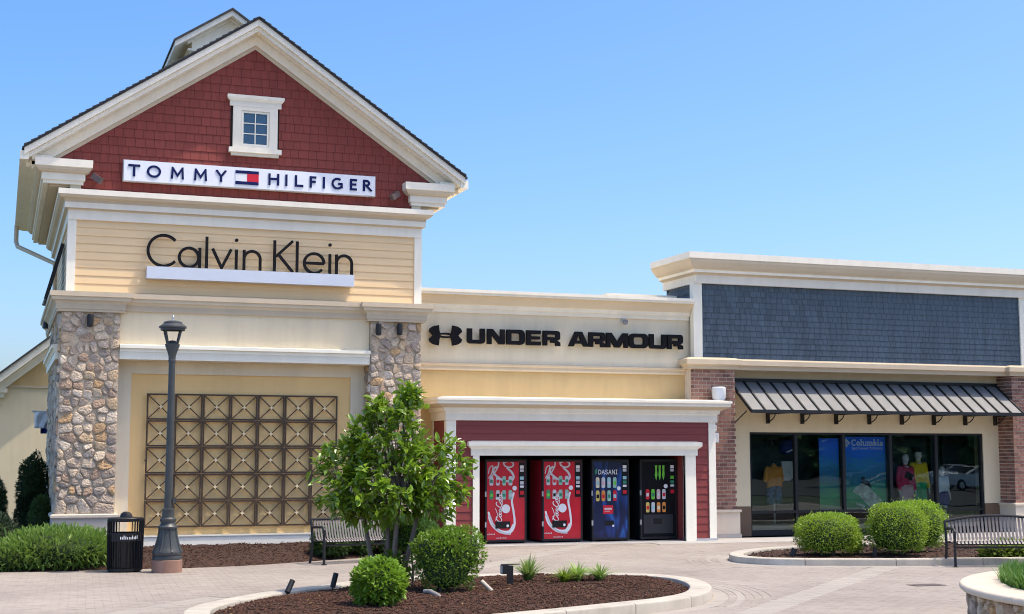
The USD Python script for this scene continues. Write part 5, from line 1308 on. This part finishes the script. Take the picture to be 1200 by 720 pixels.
# plants on the left
shrub('spreading_shrub', 'wide spreading bright green shrub in front of the left stone pillar', 'shrub', [(.98, 25.35, -.02, .92, .62, .66), (.35, 25.35, -.04, .62, .5, .48), (1.45, 25.55, -.02, .5, .5, .60)], leaf_blade, .125, 6500, 8, power=2.0, width=.22, spike=.35, shag=.26, depth=.34)
shrub('dark_shrub', 'dark green low shrub at the left edge of the view', 'shrub', [(-.25, 27.6, 0, .62, .6, .88)], leaf_dark, .07, 5000, 9, power=2.1, spike=.3, width=.3)
shrub('upright_evergreen', 'tall dark evergreen shrub left of the stone side wall', 'shrub', [(.72, 31.6, .05, .36, .36, 1.15), (.70, 31.6, .55, .31, .31, 1.35)], leaf_dark, .065, 6500, 10, power=2.0, shag=.2)
shrub('evergreen_shrub', 'dark evergreen shrub cut by the left picture edge', 'shrub', [(-.02, 31.0, .25, .20, .22, 1.15)], leaf_dark, .065, 2200, 11, power=2.0, shag=.2)
shrub('green_shrub', 'smaller green evergreen beside the foot of the left stone pillar', 'shrub', [(.86, 29.9, .0, .24, .26, 1.10)], leaf_deep, .06, 2600, 12, power=2.0, shag=.2)
for i, (x, y, rx, h) in enumerate([(5.85, 26.3, .28, .42), (6.25, 26.7, .50, .50), (7.15, 26.9, .45, .62), (7.75, 27.3, .45, .62)]):
    shrub('leafy_shrub', ['leafy green shrub at the left end of the strap bench', 'leafy green shrub half hidden behind the strap bench', 'leafy green shrub behind the right end of the strap bench', 'leafy green shrub at the foot of the right stone pillar'][i], 'shrub', [(x, y, .05, rx, .45, h)], leaf_deep, .11, 2300, 30 + i, power=2.1, width=.3, spike=.2, shag=.16)
shrub('small_shrub', 'yellowish green little shrub at the foot of the small tree trunks', 'shrub', [(4.95, 18.5, .12, .22, .22, .48)], leaf_box, .07, 700, 36, power=2, shag=.25)

# grass tufts, planter grass
def blades(centers, n, h, spread, seed, w=.010):
    r = np.random.default_rng(seed); V, F, k = [], [], 0
    for (x, y, z) in centers:
        a = r.uniform(0, 6.28, n); L = h * r.uniform(.55, 1.15, n); lean = spread * r.uniform(.1, 1.0, n); rad = r.uniform(0, .03, n)
        for i in range(n):
            c, s = math.cos(a[i]), math.sin(a[i]); pts = []
            for t in (0, .4, .75, 1):
                o = rad[i] + lean[i] * t ** 1.8 * L[i]; zz = z + L[i] * (t - .35 * lean[i] * t * t)
                pts.append((x + c * o, y + s * o, zz))
            ww = w * r.uniform(.7, 1.2)
            for j, t in enumerate((1, .9, .55, .06)):
                V += [(pts[j][0] - s * ww * t, pts[j][1] + c * ww * t, pts[j][2]), (pts[j][0] + s * ww * t, pts[j][1] - c * ww * t, pts[j][2])]
            F += [(k + 2 * j, k + 2 * j + 1, k + 2 * j + 3, k + 2 * j + 2) for j in range(3)]; k += 8
    return MB().add(V, F)
def tuft(x, y, h, n, seed, look, label, sp=1.6):
    z = float(isl_h(np.array([[x, y]]))[0])
    t = thing('grass_tuft', label, 'plant', (x, y, z))
    part(t, 'blades', blades([(x, y, z - .01)], n, h, sp, seed, .013), look, kind='stuff')
tuft_look = leaf_look('daylily_blade', (0.24, 0.35, 0.075), .25, .5)
tuft(6.98, 18.75, .40, 130, 1, tuft_look, 'tall green grass tuft beside the black box spotlight', 1.3)
tuft(7.36, 18.35, .25, 110, 2, leaf_lime, 'low yellow-green grass tuft in the middle of the mulch')
tuft(7.66, 18.62, .33, 120, 3, tuft_look, 'taller of the paired grass tufts right in the mulch island')
tuft(7.95, 18.50, .28, 110, 4, tuft_look, 'rightmost grass tuft in the mulch island')

# planter with field-stone wall and smooth cap
PL = thing('round_planter', 'round field-stone planter wall with smooth pale cap in the right foreground', 'planter', (*planter_c, 0))
pc = planter_c; cap_z = .52; Rw = planter_r - .10
drum = MB().lathe([(Rw - .02, -.1), (Rw - .02, cap_z - .075), (Rw - .4, cap_z - .075)], pc, 96)
P = part(PL, 'stone_wall', drum, mortar)
arcs = 1.75 * Rw
polys = stone_polys(arcs, .46, .17, 91, .012)
for i, g in enumerate(polys):
    v, f = stone_shape(g, 9100 + i, .045)
    ang = math.pi * .62 + v[:, 0] / Rw
    rad = Rw - .02 + v[:, 2]
    part(P, 'stone', MB().add(np.stack([pc[0] + rad * np.cos(ang), pc[1] + rad * np.sin(ang), -.02 + v[:, 1]], 1), f), stone_look, smooth=50)
nseg = 9
for i in range(nseg):
    a0, a1 = i / nseg * 2 * math.pi + .25, (i + 1) / nseg * 2 * math.pi - .002 + .25
    aa = np.linspace(a0, a1, 24)
    ro, ri = planter_r, planter_r - .46
    prof = [(ri, cap_z - .075), (ro - .015, cap_z - .075), (ro, cap_z - .06), (ro + .006, cap_z - .035), (ro - .004, cap_z - .012), (ro - .025, cap_z), (ri + .02, cap_z + .006), (ri, cap_z - .01)]
    k = len(prof)
    v = [(pc[0] + r * math.cos(a), pc[1] + r * math.sin(a), z) for a in aa for r, z in prof]
    f = [(m * k + j, m * k + (j + 1) % k, (m + 1) * k + (j + 1) % k, (m + 1) * k + j) for m in range(23) for j in range(k)]
    b = MB().add(v, f)
    for m in (0, 23): b.add(v[m * k:(m + 1) * k], [(0, j, j + 1) for j in range(1, k - 1)])
    part(PL, 'cap_stone', b, cap_stone, smooth=40)
soil_r = planter_r - .44
part(PL, 'soil', MB().lathe([(soil_r, .47), (soil_r * .5, .52), (0, .56)], pc, 48), mulch_look)
r_ = np.random.default_rng(17)
rad, ang = soil_r * np.sqrt(r_.random(14000)), r_.uniform(0, 6.28, 14000)
keep = (rad > soil_r - 1.5) & (np.cos(ang - math.pi * .95) > -.35)
rad, ang = rad[keep], ang[keep]
solo('planter_grass', blades(list(zip(pc[0] + rad * np.cos(ang), pc[1] + rad * np.sin(ang), np.full(len(rad), .48))), 4, .24, .6, 18, .009), grass_look, 'thick green grass growing inside the round stone planter', 'grass', kind='stuff')

# ------------------------------------------------------------------ garden spotlights
def tube_light(a, b, label, r_=.036):
    t = thing('garden_spotlight', label, 'spotlight', a)
    part(t, 'light_tube', MB().tube([a, b], r_, 12), black_metal, smooth=40)
    part(t, 'ground_spike', MB().tube([(a[0], a[1], a[2] - .12), a], .012, 6), black_metal)
tube_light((3.48, 18.05, .17), (3.56, 18.12, .31), 'black tube spotlight tilted right in the mulch near the kerb')
tube_light((4.15, 18.45, .18), (4.20, 18.47, .36), 'upright black tube spotlight left of the island shrubs')
t = thing('garden_spotlight', 'black box spotlight on a short post in the middle of the mulch', 'spotlight', (6.52, 18.3, .15))
part(t, 'light_post', MB().box(6.515, 6.585, 18.27, 18.33, .1, .41), black_metal)
hd = part(t, 'light_head', MB().box(6.43, 6.515, 18.25, 18.35, .30, .42).box(6.43, 6.68, 18.27, 18.33, .42, .43), black_metal)
part(hd, 'light_lens', MB().box(6.422, 6.429, 18.26, 18.34, .31, .41), grey_plastic)
t = thing('drain_pipe', 'short bent grey pipe stub in the mulch below the larger shrub', 'pipe', (5.05, 17.2, .14))
part(t, 'pipe', MB().tube([(5.20, 16.95, .12), (5.16, 17.05, .17), (5.10, 17.2, .21), (5.06, 17.3, .20)], .028, 10), mat('aged_pipe', (.25, .23, .21), .6), smooth=40)
t = thing('drain_pipe', 'pale slanted pipe stub at the foot of the larger shrub', 'pipe', (6.0, 17.9, .14))
part(t, 'pipe', MB().tube([(6.10, 17.75, .13), (6.0, 17.87, .25)], .03, 10), mat('pale_pipe', (.42, .38, .33), .6), smooth=40)
tube_light((13.32, 22.35, .12), (13.36, 22.33, .25), 'small black spotlight left of the first clipped shrub', .05)
tube_light((14.72, 21.9, .10), (14.74, 21.9, .26), 'small pale stake light between two clipped shrubs', .035)

# ================================================================== SMALL TREE
TREE = thing('small_tree', 'small multi-stemmed broadleaf tree with glossy leaves in the mulch island', 'tree', (4.91, 18.49, .1))
r = np.random.default_rng(42)
o = np.array([4.91, 18.49, -.21]); ax = np.array([rt[0], rt[1], 0]); ay = np.array([-rt[1], rt[0], 0]); az = np.array([0, 0, 1.0])
def at(a, b, c): return o + ax * a + ay * b + az * c
# crown lobes: along the picture, in depth, height, radii
lobes = [(.06, .0, 2.60, .44, .36, .32), (-.06, .02, 2.24, .60, .48, .42), (-.62, .0, 2.00, .46, .42, .34), (-.70, -.05, 1.66, .40, .42, .36), (-.05, -.15, 1.66, .66, .52, .46), (.62, .0, 1.90, .50, .44, .30), (.95, .05, 2.10, .24, .24, .20), (.78, .05, 1.50, .36, .36, .25), (.18, .05, 1.50, .40, .36, .18), (-.46, -.05, 1.42, .34, .34, .18), (.30, .05, 2.84, .20, .2, .18)]
tips = []
while len(tips) < 390:
    l = lobes[r.choice(len(lobes), p=np.array([q[3] * q[5] for q in lobes]) / sum(q[3] * q[5] for q in lobes))]
    d = r.normal(size=3); d /= np.linalg.norm(d); s = r.uniform(.45, 1.02) ** .6
    tips.append(((l[0] + d[0] * l[3] * s) * .92, l[1] + d[1] * l[4] * s, l[2] + d[2] * l[5] * s))
tips = np.array(tips)
nl = r.integers(7, 13, len(tips))
idx = np.repeat(np.arange(len(tips)), nl)
P = at(tips[idx, 0:1], tips[idx, 1:2], tips[idx, 2:3])
cen = at(.1, 0, 1.75)
outw = P - cen; outw /= np.linalg.norm(outw, axis=1, keepdims=True)
dirs = outw * .65 + r.normal(0, .70, P.shape) + [0, 0, .14]
P = P + r.normal(0, .035, P.shape)
v, f = leaves(P, dirs, r.uniform(.09, .165, len(P)), .50, fold=.30, curl=.28, seed=5)
front = np.argsort(v[:, :, 1].mean(1) - .15 * np.abs(r.normal(size=len(v))))[:300]
mask = np.ones(len(v), bool); mask[front] = False
crown = part(TREE, 'crown', leaf_mb(v[mask], f), leaf_tree, kind='stuff')
for k in front:
    part(crown, 'leaf', MB().add(v[k], f), leaf_tree)
forks = [at(-.34, .02, 1.35), at(-.04, .06, 1.50), at(.40, .0, 1.40), at(.14, -.05, 1.60)]
bases = [at(-.10, .02, .25), at(.0, .05, .25), at(.12, .0, .25), at(.04, -.04, .25)]
for b_, k in zip(bases, forks):
    mid = (b_ + k) / 2 + r.normal(0, .03, 3)
    part(TREE, 'trunk', MB().tube([b_, mid * .6 + b_ * .4, mid * .5 + k * .5, k], [.046, .038, .030, .022], 8), bark, smooth=50)
br = MB()
W3 = at(tips[:, 0:1], tips[:, 1:2], tips[:, 2:3])
for i in range(0, len(tips), 4):
    k = forks[int(np.argmin([np.linalg.norm(W3[i] - q) for q in forks]))]
    m = (W3[i] + k) / 2 + r.normal(0, .05, 3) + [0, 0, -.04]
    br.tube([k, m, W3[i]], [.014, .009, .004], 5)
part(TREE, 'branches', br, bark, kind='stuff')

# ================================================================== SHOP WINDOW DISPLAY
skin = mat('pale_mannequin', (.62, .60, .57), .4, .03)
def mannequin(label, x, y, h, top, bottom, hair=None, sleeves=True, bag=None, skirt=True, zb=.22, form=False):
    k = h / 1.8
    t = thing('mannequin', label, 'mannequin', (x, y, zb)); LOCAL.add(t)
    q = lambda pts: [(tuple(np.array(p) * k), r * k) for p, r in pts]
    body = [hull_chain(q([((0, 0, 1.66), .095), ((0, .005, 1.50), .055), ((0, .01, 1.43), .07)])),
            hull_chain(q([((0, -.015, 1.70), .088), ((0, -.035, 1.615), .07)])),
            hull_chain(q([((-.13, .01, 1.36), .075), ((.13, .01, 1.36), .075)])), hull_chain(q([((0, 0, 1.40), .10), ((0, .0, 1.15), .115), ((0, .0, .95), .13)]))]
    for s in (-1, 1):
        body.append(hull_chain(q([((s * .175, .01, 1.39), .055), ((s * .235, .02, 1.12), .042), ((s * .25, -.05, .88), .030), ((s * .25, -.07, .80), .026), ((s * .245, -.08, .72), .018)])))
        for m in range(4): body.append(hull_chain(q([((s * .25, -.055 - m * .014, .77), .010), ((s * .25, -.06 - m * .016, .69 + abs(m - 1.5) * .006), .008), ((s * .24, -.062 - m * .016, .665 + abs(m - 1.5) * .006), .007)])))
        body.append(hull_chain(q([((s * .24, -.085, .78), .011), ((s * .225, -.11, .735), .009)])))
        body.append(hull_chain(q([((s * .085, 0, .93), .10), ((s * .10, -.01, .52), .062), ((s * .10, .02, .30), .055), ((s * .10, .03, .08), .038), ((s * .10, -.10, .035), .032)])))
    if form:
        body = [hull_chain(q([((0, .01, 1.50), .05), ((0, .01, 1.40), .07)])), hull_chain(q([((0, 0, 1.0), .03), ((0, 0, .02), .02)]))]
    part(t, 'body', manifold_mesh(m3.Manifold.batch_boolean(body, m3.OpType.Add), .035 * k), skin, smooth=True)
    jac = [hull_chain(q([((-.13, .01, 1.35), .098), ((.13, .01, 1.35), .098)])), m3.Manifold.batch_hull([hull_chain(q([((-.09, 0, 1.33), .13), ((.09, 0, 1.33), .13)])), hull_chain(q([((-.08, 0, 1.0), .14), ((.08, 0, 1.0), .14)]))]), hull_chain(q([((-.085, 0, .95), .135), ((.085, 0, .95), .135)])),
           hull_chain(q([((0, .01, 1.45), .082), ((0, .01, 1.38), .10)]))]
    for s in (-1, 1):
        jac.append(hull_chain(q([((s * .175, .01, 1.39), .080), ((s * .235, .02, 1.12), .065)] + ([((s * .25, -.05, .86), .048)] if sleeves else []))))
    part(t, 'jacket', manifold_mesh(m3.Manifold.batch_boolean(jac, m3.OpType.Add), .04 * k), top, smooth=True)
    bt = [hull_chain(q([((-.07, 0, .92), .145), ((.07, 0, .92), .145)]))]
    for s in (-1, 1):
        bt.append(hull_chain(q([((s * .085, 0, .90), .125), ((s * .11, -.01, .60 if skirt else .5), .115 if skirt else .10)])))
        if not skirt: bt.append(hull_chain(q([((s * .11, -.01, .55), .10), ((s * .11, .02, .12), .08)])))
    part(t, 'trousers', manifold_mesh(m3.Manifold.batch_boolean(bt, m3.OpType.Add), .04 * k), bottom, smooth=True)
    if hair and not form: part(t, 'cap', manifold_mesh(hull_chain(q([((0, .01, 1.74), .10), ((0, -.05, 1.75), .07)])), .04), hair, smooth=True)
    if bag: part(t, 'chest_bag', MB().bar(np.array((-.10, -.15, 1.25)) * k, np.array((.10, -.16, 1.15)) * k, .05, .16), bag)
    part(t, 'stand', MB().lathe([(0, 0), (.16, 0), (.16, .012), (0, .015)], (0, 0), 20), silver)
    return t
cl = lambda n, c: mat(n, c, .75, .12, 6)
def MX(px): return None
mannequin('mannequin in crimson jacket with dark chest bag behind the shop window', 21.83, 31.0, 1.74, cl('crimson_cloth', (.60, .04, .11)), cl('pink_white_cloth', (.62, .42, .44)), None, True, black_gloss)
mannequin('mannequin in yellow jacket and green trousers behind the shop window', 22.33, 31.15, 1.86, cl('yellow_cloth', (.85, .62, .02)), cl('green_cloth', (.02, .42, .17)), cl('dark_hair', (.02, .02, .02)), True, None, False)
mannequin('child-size mannequin in pale blue shirt and navy skirt at the right of the window', 22.93, 31.0, 1.42, cl('pale_blue_cloth', (.72, .80, .88)), cl('navy_cloth', (.012, .022, .18)), None, False)
mannequin('headless orange vest and patterned blue shorts on a stand behind the window', 18.05 - .05, 31.0, 1.74, cl('orange_cloth', (.88, .33, .06)), mat('patterned_blue_cloth', (.10, .17, .25), .8, .85, 14), cl('dark_hair', (.02, .02, .02)), False, None, True, form=True)
def hang(name, label, cat, mesh_, m):
    t = thing(name, label, cat, (18.5, 31.3, 1.0)); part(t, 'cloth_piece' if cat != 'cap' else 'cap_crown', mesh_, m); return t
t = hang('display_hat', 'dark hat on the upper left of the window display', 'hat', MB().lathe([(.19, 2.13), (.19, 2.15), (.10, 2.16), (.09, 2.26), (0, 2.28)], (18.12, 31.3), 16), black_gloss)
t = hang('display_hat', 'big navy cap with white brim line hanging in the window', 'cap', MB().lathe([(.05, 1.92), (.17, 1.98), (.19, 2.12), (.16, 2.28), (.08, 2.33), (0, 2.34)], (18.48, 31.2), 16), cl('navy_cloth', (.012, .022, .18)))
part(t, 'brim', MB().bar((18.38, 31.02, 1.98), (18.64, 31.0, 2.08), .05, .03), white_print)
hang('display_shorts', 'pale hanging shorts beside the orange vest mannequin', 'shorts', MB().extrude(Polygon([(18.34, 1.28), (18.36, 1.76), (18.66, 1.76), (18.70, 1.36), (18.58, 1.28)]), 31.22, 31.27), cl('pale_cloth', (.62, .63, .62)))
hang('display_bag', 'dark olive bag hanging below the pale shorts', 'bag', MB().extrude(sbox(18.36, .78, 18.70, 1.2).buffer(.03), 31.24, 31.3), cl('olive_cloth', (.055, .06, .02)))

# window posters
poster_look = usdkit.material(stage, '/World/Looks/sea_poster_print', {
    'geo': ('geometry', {}), 'sx': ('separate_xyz', {}), 'n': ('noise_texture', {'scale': 2.6, 'detail': 5.0, 'distortion': .6}), 'mp': ('mapping', {'scale': (1, 1, 3.2)}),
    'k': ('map_range', {'from_min': .55, 'from_max': 2.4, 'to_min': 0.0, 'to_max': 1.0}), 'nn': ('math', {'math_type': 'multiply_add', 'value2': .34, 'value3': -.17}), 'ad': ('math', {'math_type': 'add'}),
    'r': ('rgb_ramp', {'ramp': [(0, (0.032, 0.192, 0.160)), (.22, (0.048, 0.448, 0.192)), (.36, (0.024, 0.256, 0.288)), (.5, (0.016, 0.208, 0.400)), (.62, (0.032, 0.304, 0.576)), (.70, (0.016, 0.224, 0.736)), (.85, (0.016, 0.192, 0.880)), (1, (0.013, 0.128, 0.672))]}),
    'p': ('principled_bsdf', {'roughness': .5})}, [('geo.position', 'sx.vector'), ('geo.position', 'mp.vector'), ('mp.vector', 'n.vector'), ('sx.z', 'k.value'), ('n.fac', 'nn.value1'), ('k.result', 'ad.value1'), ('nn.value', 'ad.value2'), ('ad.value', 'r.fac'), ('r.color', 'p.base_color')], surface='p.BSDF')
t = thing('window_poster', 'narrow blue sea poster without lettering inside the shop window', 'poster', (19.1, 30.3, .55))
part(t, 'sheet', MB().box(18.86, 19.42, 30.30, 30.31, .56, 2.32), poster_look)
PO = thing('window_poster', 'blue sea poster with white sportswear lettering and pale rocks in the shop window', 'poster', (20.13, 30.3, .55))
part(PO, 'sheet', MB().box(19.51, 20.76, 30.30, 30.31, .56, 2.36), poster_look)
lm = unary_union([Polygon([(19.64 + a, 2.155 + b), (19.64 + a + .05, 2.155 + b + .05), (19.64 + a, 2.155 + b + .10), (19.64 + a - .05, 2.155 + b + .05)]) for a, b in ((0, .058), (0, -.058), (.058, 0), (-.058, 0))])
part(PO, 'diamond_mark', MB().extrude(lm, 30.292, 30.301), white_print)
# bold slab-serif wordmark
def serif_word(x, z, h):
    w = h * .17; hl = h * .09; G = []
    X = h * .68
    def slab(xc, zz, ww=None): ww = ww or w * 2.0; return sbox(xc - ww / 2, zz, xc + ww / 2, zz + hl)
    cur = x
    def put(ps, adv):
        nonlocal cur
        G.extend([affinity.translate(p, cur, z) for p in ps]); cur += adv * h
    put([seg(arc(.40 * h, .5 * h, .30 * h, .40 * h, 42, 318, 30), w, 'round'), sbox(.62 * h, .66 * h, .69 * h, .95 * h)], .80)
    put([seg(arc(.29 * h, X / 2, .19 * h, X / 2 - w / 2, 0, 360, 30), w, 'round')], .59)
    put([sbox(.1 * h, 0, .1 * h + w, h), slab(.1 * h + w / 2, 0), slab(.06 * h + w / 2, h - hl, w * 1.5)], .38)
    put([sbox(.08 * h, .15 * h, .08 * h + w, X), seg([(.08 * h + w / 2, .2 * h), (.2 * h, w / 2), (.4 * h, w / 2 + .02 * h)], w * .8), sbox(.45 * h, 0, .45 * h + w, X), slab(.05 * h + w / 2, X - hl, w * 1.5), slab(.5 * h + w / 2, 0, w * 1.6)], .70)
    put([sbox(.08 * h, 0, .08 * h + w, X), sbox(.42 * h, 0, .42 * h + w, X * .85), sbox(.76 * h, 0, .76 * h + w, X * .85), seg([(.2 * h, X * .82), (.33 * h, X - w / 2), (.5 * h, X * .82)], w * .8), seg([(.52 * h, X * .82), (.68 * h, X - w / 2), (.84 * h, X * .82)], w * .8), slab(.16 * h, 0), slab(.5 * h, 0), slab(.85 * h, 0), slab(.1 * h, X - hl, w * 1.4)], 1.03)
    put([sbox(.08 * h, 0, .08 * h + w, h), seg(arc(.28 * h, X / 2, .19 * h, X / 2 - w / 2, 0, 360, 30), w, 'round'), slab(.06 * h + w / 2, h - hl, w * 1.5)], .60)
    put([sbox(.1 * h, 0, .1 * h + w, X), slab(.1 * h + w / 2, 0), slab(.07 * h + w / 2, X - hl, w * 1.5), Point(.1 * h + w / 2, h * .9).buffer(w * .6)], .38)
    put([seg(arc(.24 * h, .2 * h, .15 * h, .14 * h, 0, 360, 24), w * .85, 'round'), sbox(.36 * h, 0, .36 * h + w, X * .8), seg([(.12 * h, X * .82), (.28 * h, X - w / 2), (.44 * h, X * .75)], w * .8), slab(.5 * h, 0, w * 1.3)], .6)
    return unary_union(G), cur - x
wp, wl = serif_word(0, 0, 1.0)
wp = affinity.scale(wp, .915 / wl, .165, origin=(0, 0))
part(PO, 'wordmark', MB().extrude(affinity.translate(wp, 19.78, 2.135), 30.292, 30.301), white_print)
sm = meshkit.text_mesh('Sportswear Company', .062, .008, False)
sc_ = .90 / sm.vertices[:, 0].max(); vv = sm.vertices * [sc_, 1, 1]
part(PO, 'small_wordmark', MB().add(np.stack([vv[:, 0] + 19.79, 30.301 - vv[:, 2], vv[:, 1] + 2.05], 1), sm.faces), white_print)
rock = Polygon([(19.80, 1.02), (19.86, 1.12), (19.98, 1.18), (20.08, 1.26), (20.18, 1.24), (20.28, 1.10), (20.42, .98), (20.62, .80), (20.74, .68), (20.74, .58), (20.3, .62), (20.1, .78), (19.98, .92), (19.86, .96)])
part(PO, 'pale_rock', MB().extrude(rock, 30.294, 30.301), mat('pale_rock_print', (.50, .56, .52), .6, .5, 9))
part(PO, 'spray', MB().extrude(unary_union([stroke([(20.25, 1.30), (20.45, 1.36), (20.6, 1.44), (20.74, 1.46)], .05), stroke([(20.3, 1.22), (20.5, 1.28), (20.74, 1.34)], .03), stroke([(19.9, .72), (20.1, .66), (20.05, .58)], .05)]), 30.294, 30.301), mat('spray_print', (.42, .52, .54), .6, .5, 9))
part(PO, 'figure_print', MB().extrude(unary_union([Point(20.1, 1.33).buffer(.05), Polygon([(20.02, 1.24), (20.12, 1.30), (20.26, 1.26), (20.34, 1.10), (20.2, 1.16)])]), 30.288, 30.293), black_gloss)

# ================================================================== BEHIND THE VIEWPOINT (seen in the shop window)
bt = thing('shade_tree', 'broad green tree across the car park', 'tree', (44, -26, 0), group='trees across the car park')
rr_ = np.random.default_rng(77)
part(bt, 'trunk', MB().tube([(44, -26, 0), (44.1, -26, 2), (44, -25.9, 4.5)], [.28, .2, .12], 8), bark)
d = sphere_dirs(5200, rr_, -.6); s = (.55 + .45 * rr_.random(len(d))) * (1 + .5 * (meshkit.fbm(d * 2.4, 3, 4) - .5))
pb = d * s[:, None] * [3.6, 3.6, 3.3] + [44, -26, 5.6]
v, f = leaves(pb, d + rr_.normal(0, .7, d.shape), rr_.uniform(.3, .55, len(d)), .6, seed=9)
part(bt, 'crown', leaf_mb(v, f), leaf_deep, kind='stuff')
for i, (x, y, sc) in enumerate([(36, -27, 1.1), (54, -18, 1.0), (62, -12, 1.2), (68, -4, 1.1), (30, -34, 1.2), (22, -38, 1.1), (76, -8, 1.2), (46, -32, 1.4), (72, 6, 1.2)]):
    dup(bt, (x, y, 0), i * 1.3, 'broad green tree across the car park', scale=sc)

# far wood beyond the car park
wood = MB(); rw = np.random.default_rng(123)
for i in range(90):
    a = math.radians(-150 + 150 * i / 89); R_ = rw.uniform(78, 100)
    x, y = 25 + R_ * math.cos(a), 8 + R_ * math.sin(a)
    for z, q in ((2.0, 1.0), (5.2, .85)):
        ic = trimesh.creation.icosphere(3); iv = ic.vertices
        iv = iv * (.75 + .55 * (meshkit.fbm(iv * 3.1 + i * 7.3 + z, 4, i) - .5) * 2)[:, None] * [rw.uniform(4, 5.5) * q, rw.uniform(4, 5.5) * q, rw.uniform(2.8, 4.4)] + [x + rw.normal(0, 1), y + rw.normal(0, 1), z]
        iv[:, 2] = np.maximum(iv[:, 2], -.05)
        wood.add(iv, ic.faces)
solo('distant_wood', wood, mat('wood_foliage', (.10, .19, .07), .9, .7, 1.1, bump=1.0, bscale=3, bdist=.4), 'far-off wood beyond the car park', 'wood', kind='stuff')
solo('car_park', MB().box(-40, 90, -60, -24.1, -.055, -.02).box(36, 90, -24.1, 16, -.055, -.02), mat('asphalt', (.055, .055, .057), .9, .2, 1.5), kind='structure')
car_glass = mat('car_window', (.02, .025, .03), .08, .05, spec=.8)
tyre = mat('tyre_rubber', (.02, .02, .02), .9)
def car(label, x, y, rot, paint):
    t = thing('parked_car', label, 'car', (x, y, -.02), rot, group=None); LOCAL.add(t)
    side = Polygon([(-2.2, .35), (-2.22, .72), (-2.05, .90), (-1.35, .98), (-.85, 1.02), (-.30, 1.42), (.75, 1.46), (1.45, 1.10), (2.05, 1.02), (2.2, .85), (2.22, .40), (1.85, .30), (1.75, .30), (1.70, .52), (1.55, .66), (1.28, .66), (1.12, .52), (1.06, .28), (-1.0, .28), (-1.06, .52), (-1.22, .66), (-1.50, .66), (-1.66, .52), (-1.72, .30)])
    m = trimesh.creation.extrude_polygon(side, 1.74, engine='earcut'); m = m.subdivide(); v = m.vertices
    yy = (v[:, 2] - .87) * np.where(v[:, 1] > .98, 1 - .55 * (v[:, 1] - .98), 1 - .06 * np.abs(v[:, 1] - .7))
    part(t, 'body', MB().add(np.stack([v[:, 0], yy, v[:, 1]], 1), m.faces), paint)
    glass = Polygon([(-.72, 1.05), (-.26, 1.37), (.70, 1.41), (1.22, 1.10)])
    for s in (-1, 1):
        gm = trimesh.creation.extrude_polygon(glass, .02, engine='earcut'); v = gm.vertices
        yy = s * (.875 * (1 - .55 * (v[:, 1] - .98)) - .012 + v[:, 2] * .6)
        part(t, 'side_window', MB().add(np.stack([v[:, 0], yy, v[:, 1]], 1), gm.faces), car_glass)
        part(t, 'headlight', MB().box(-2.235, -2.15, s * .72 - .13, s * .72 + .13, .62, .76), white_print)
        part(t, 'tail_light', MB().box(2.14, 2.225, s * .72 - .13, s * .72 + .13, .74, .88), flag_red)
        for wx in (-1.36, 1.41):
            pr0 = [(0, -.10), (.30, -.10), (.33, -.07), (.33, .07), (.30, .10), (0, .10)]
            w = MB().lathe(pr0, (0, 0), 20); w.v = [np.stack([q[:, 0] + wx, q[:, 2] + s * .76, q[:, 1] + .33], 1) for q in w.v]
            tw = part(t, 'wheel', w, tyre)
            h = MB().lathe([(0, -.11), (.2, -.11), (.2, .11), (0, .11)], (0, 0), 14); h.v = [np.stack([q[:, 0] + wx, q[:, 2] + s * .76, q[:, 1] + .33], 1) for q in h.v]
            part(tw, 'rim', h, silver)
    for a, b in (((-.88, 1.04), (-.33, 1.40)), ((.80, 1.43), (1.42, 1.11))):
        part(t, 'windscreen', MB().bar(((a[0] + b[0]) / 2 + (a[0] - b[0]) * .42 + (-.01 if a[0] < 0 else .01), 0, (a[1] + b[1]) / 2 + (a[1] - b[1]) * .42 + .012), ((a[0] + b[0]) / 2 - (a[0] - b[0]) * .42 + (-.01 if a[0] < 0 else .01), 0, (a[1] + b[1]) / 2 - (a[1] - b[1]) * .42 + .012), 1.25, .02, (0, 0, 1)), car_glass)
paints = [mat('white_car_paint', (.75, .75, .75), .2, .02, coat=.5), mat('silver_car_paint', (.48, .49, .50), .22, .02, coat=.5, metallic=.4), mat('dark_car_paint', (.03, .035, .05), .2, .02, coat=.6), mat('red_car_paint', (.30, .02, .02), .2, .02, coat=.6)]
for i, (x, y, rot, k) in enumerate([(50.2, -4.5, .15, 0), (52.5, -9.6, .1, 1), (51.0, -14.5, .2, 2), (56.5, -1.0, .1, 1), (58.5, 4.0, .2, 0), (60.0, 9.0, .15, 3)]):
    car(['white car parked nearest the plaza edge', 'silver car parked beside the white car', 'dark car at the end of the row', 'silver car in the second row', 'white car in the second row', 'red car farthest along the car park'][i], x, y, rot, paints[k])
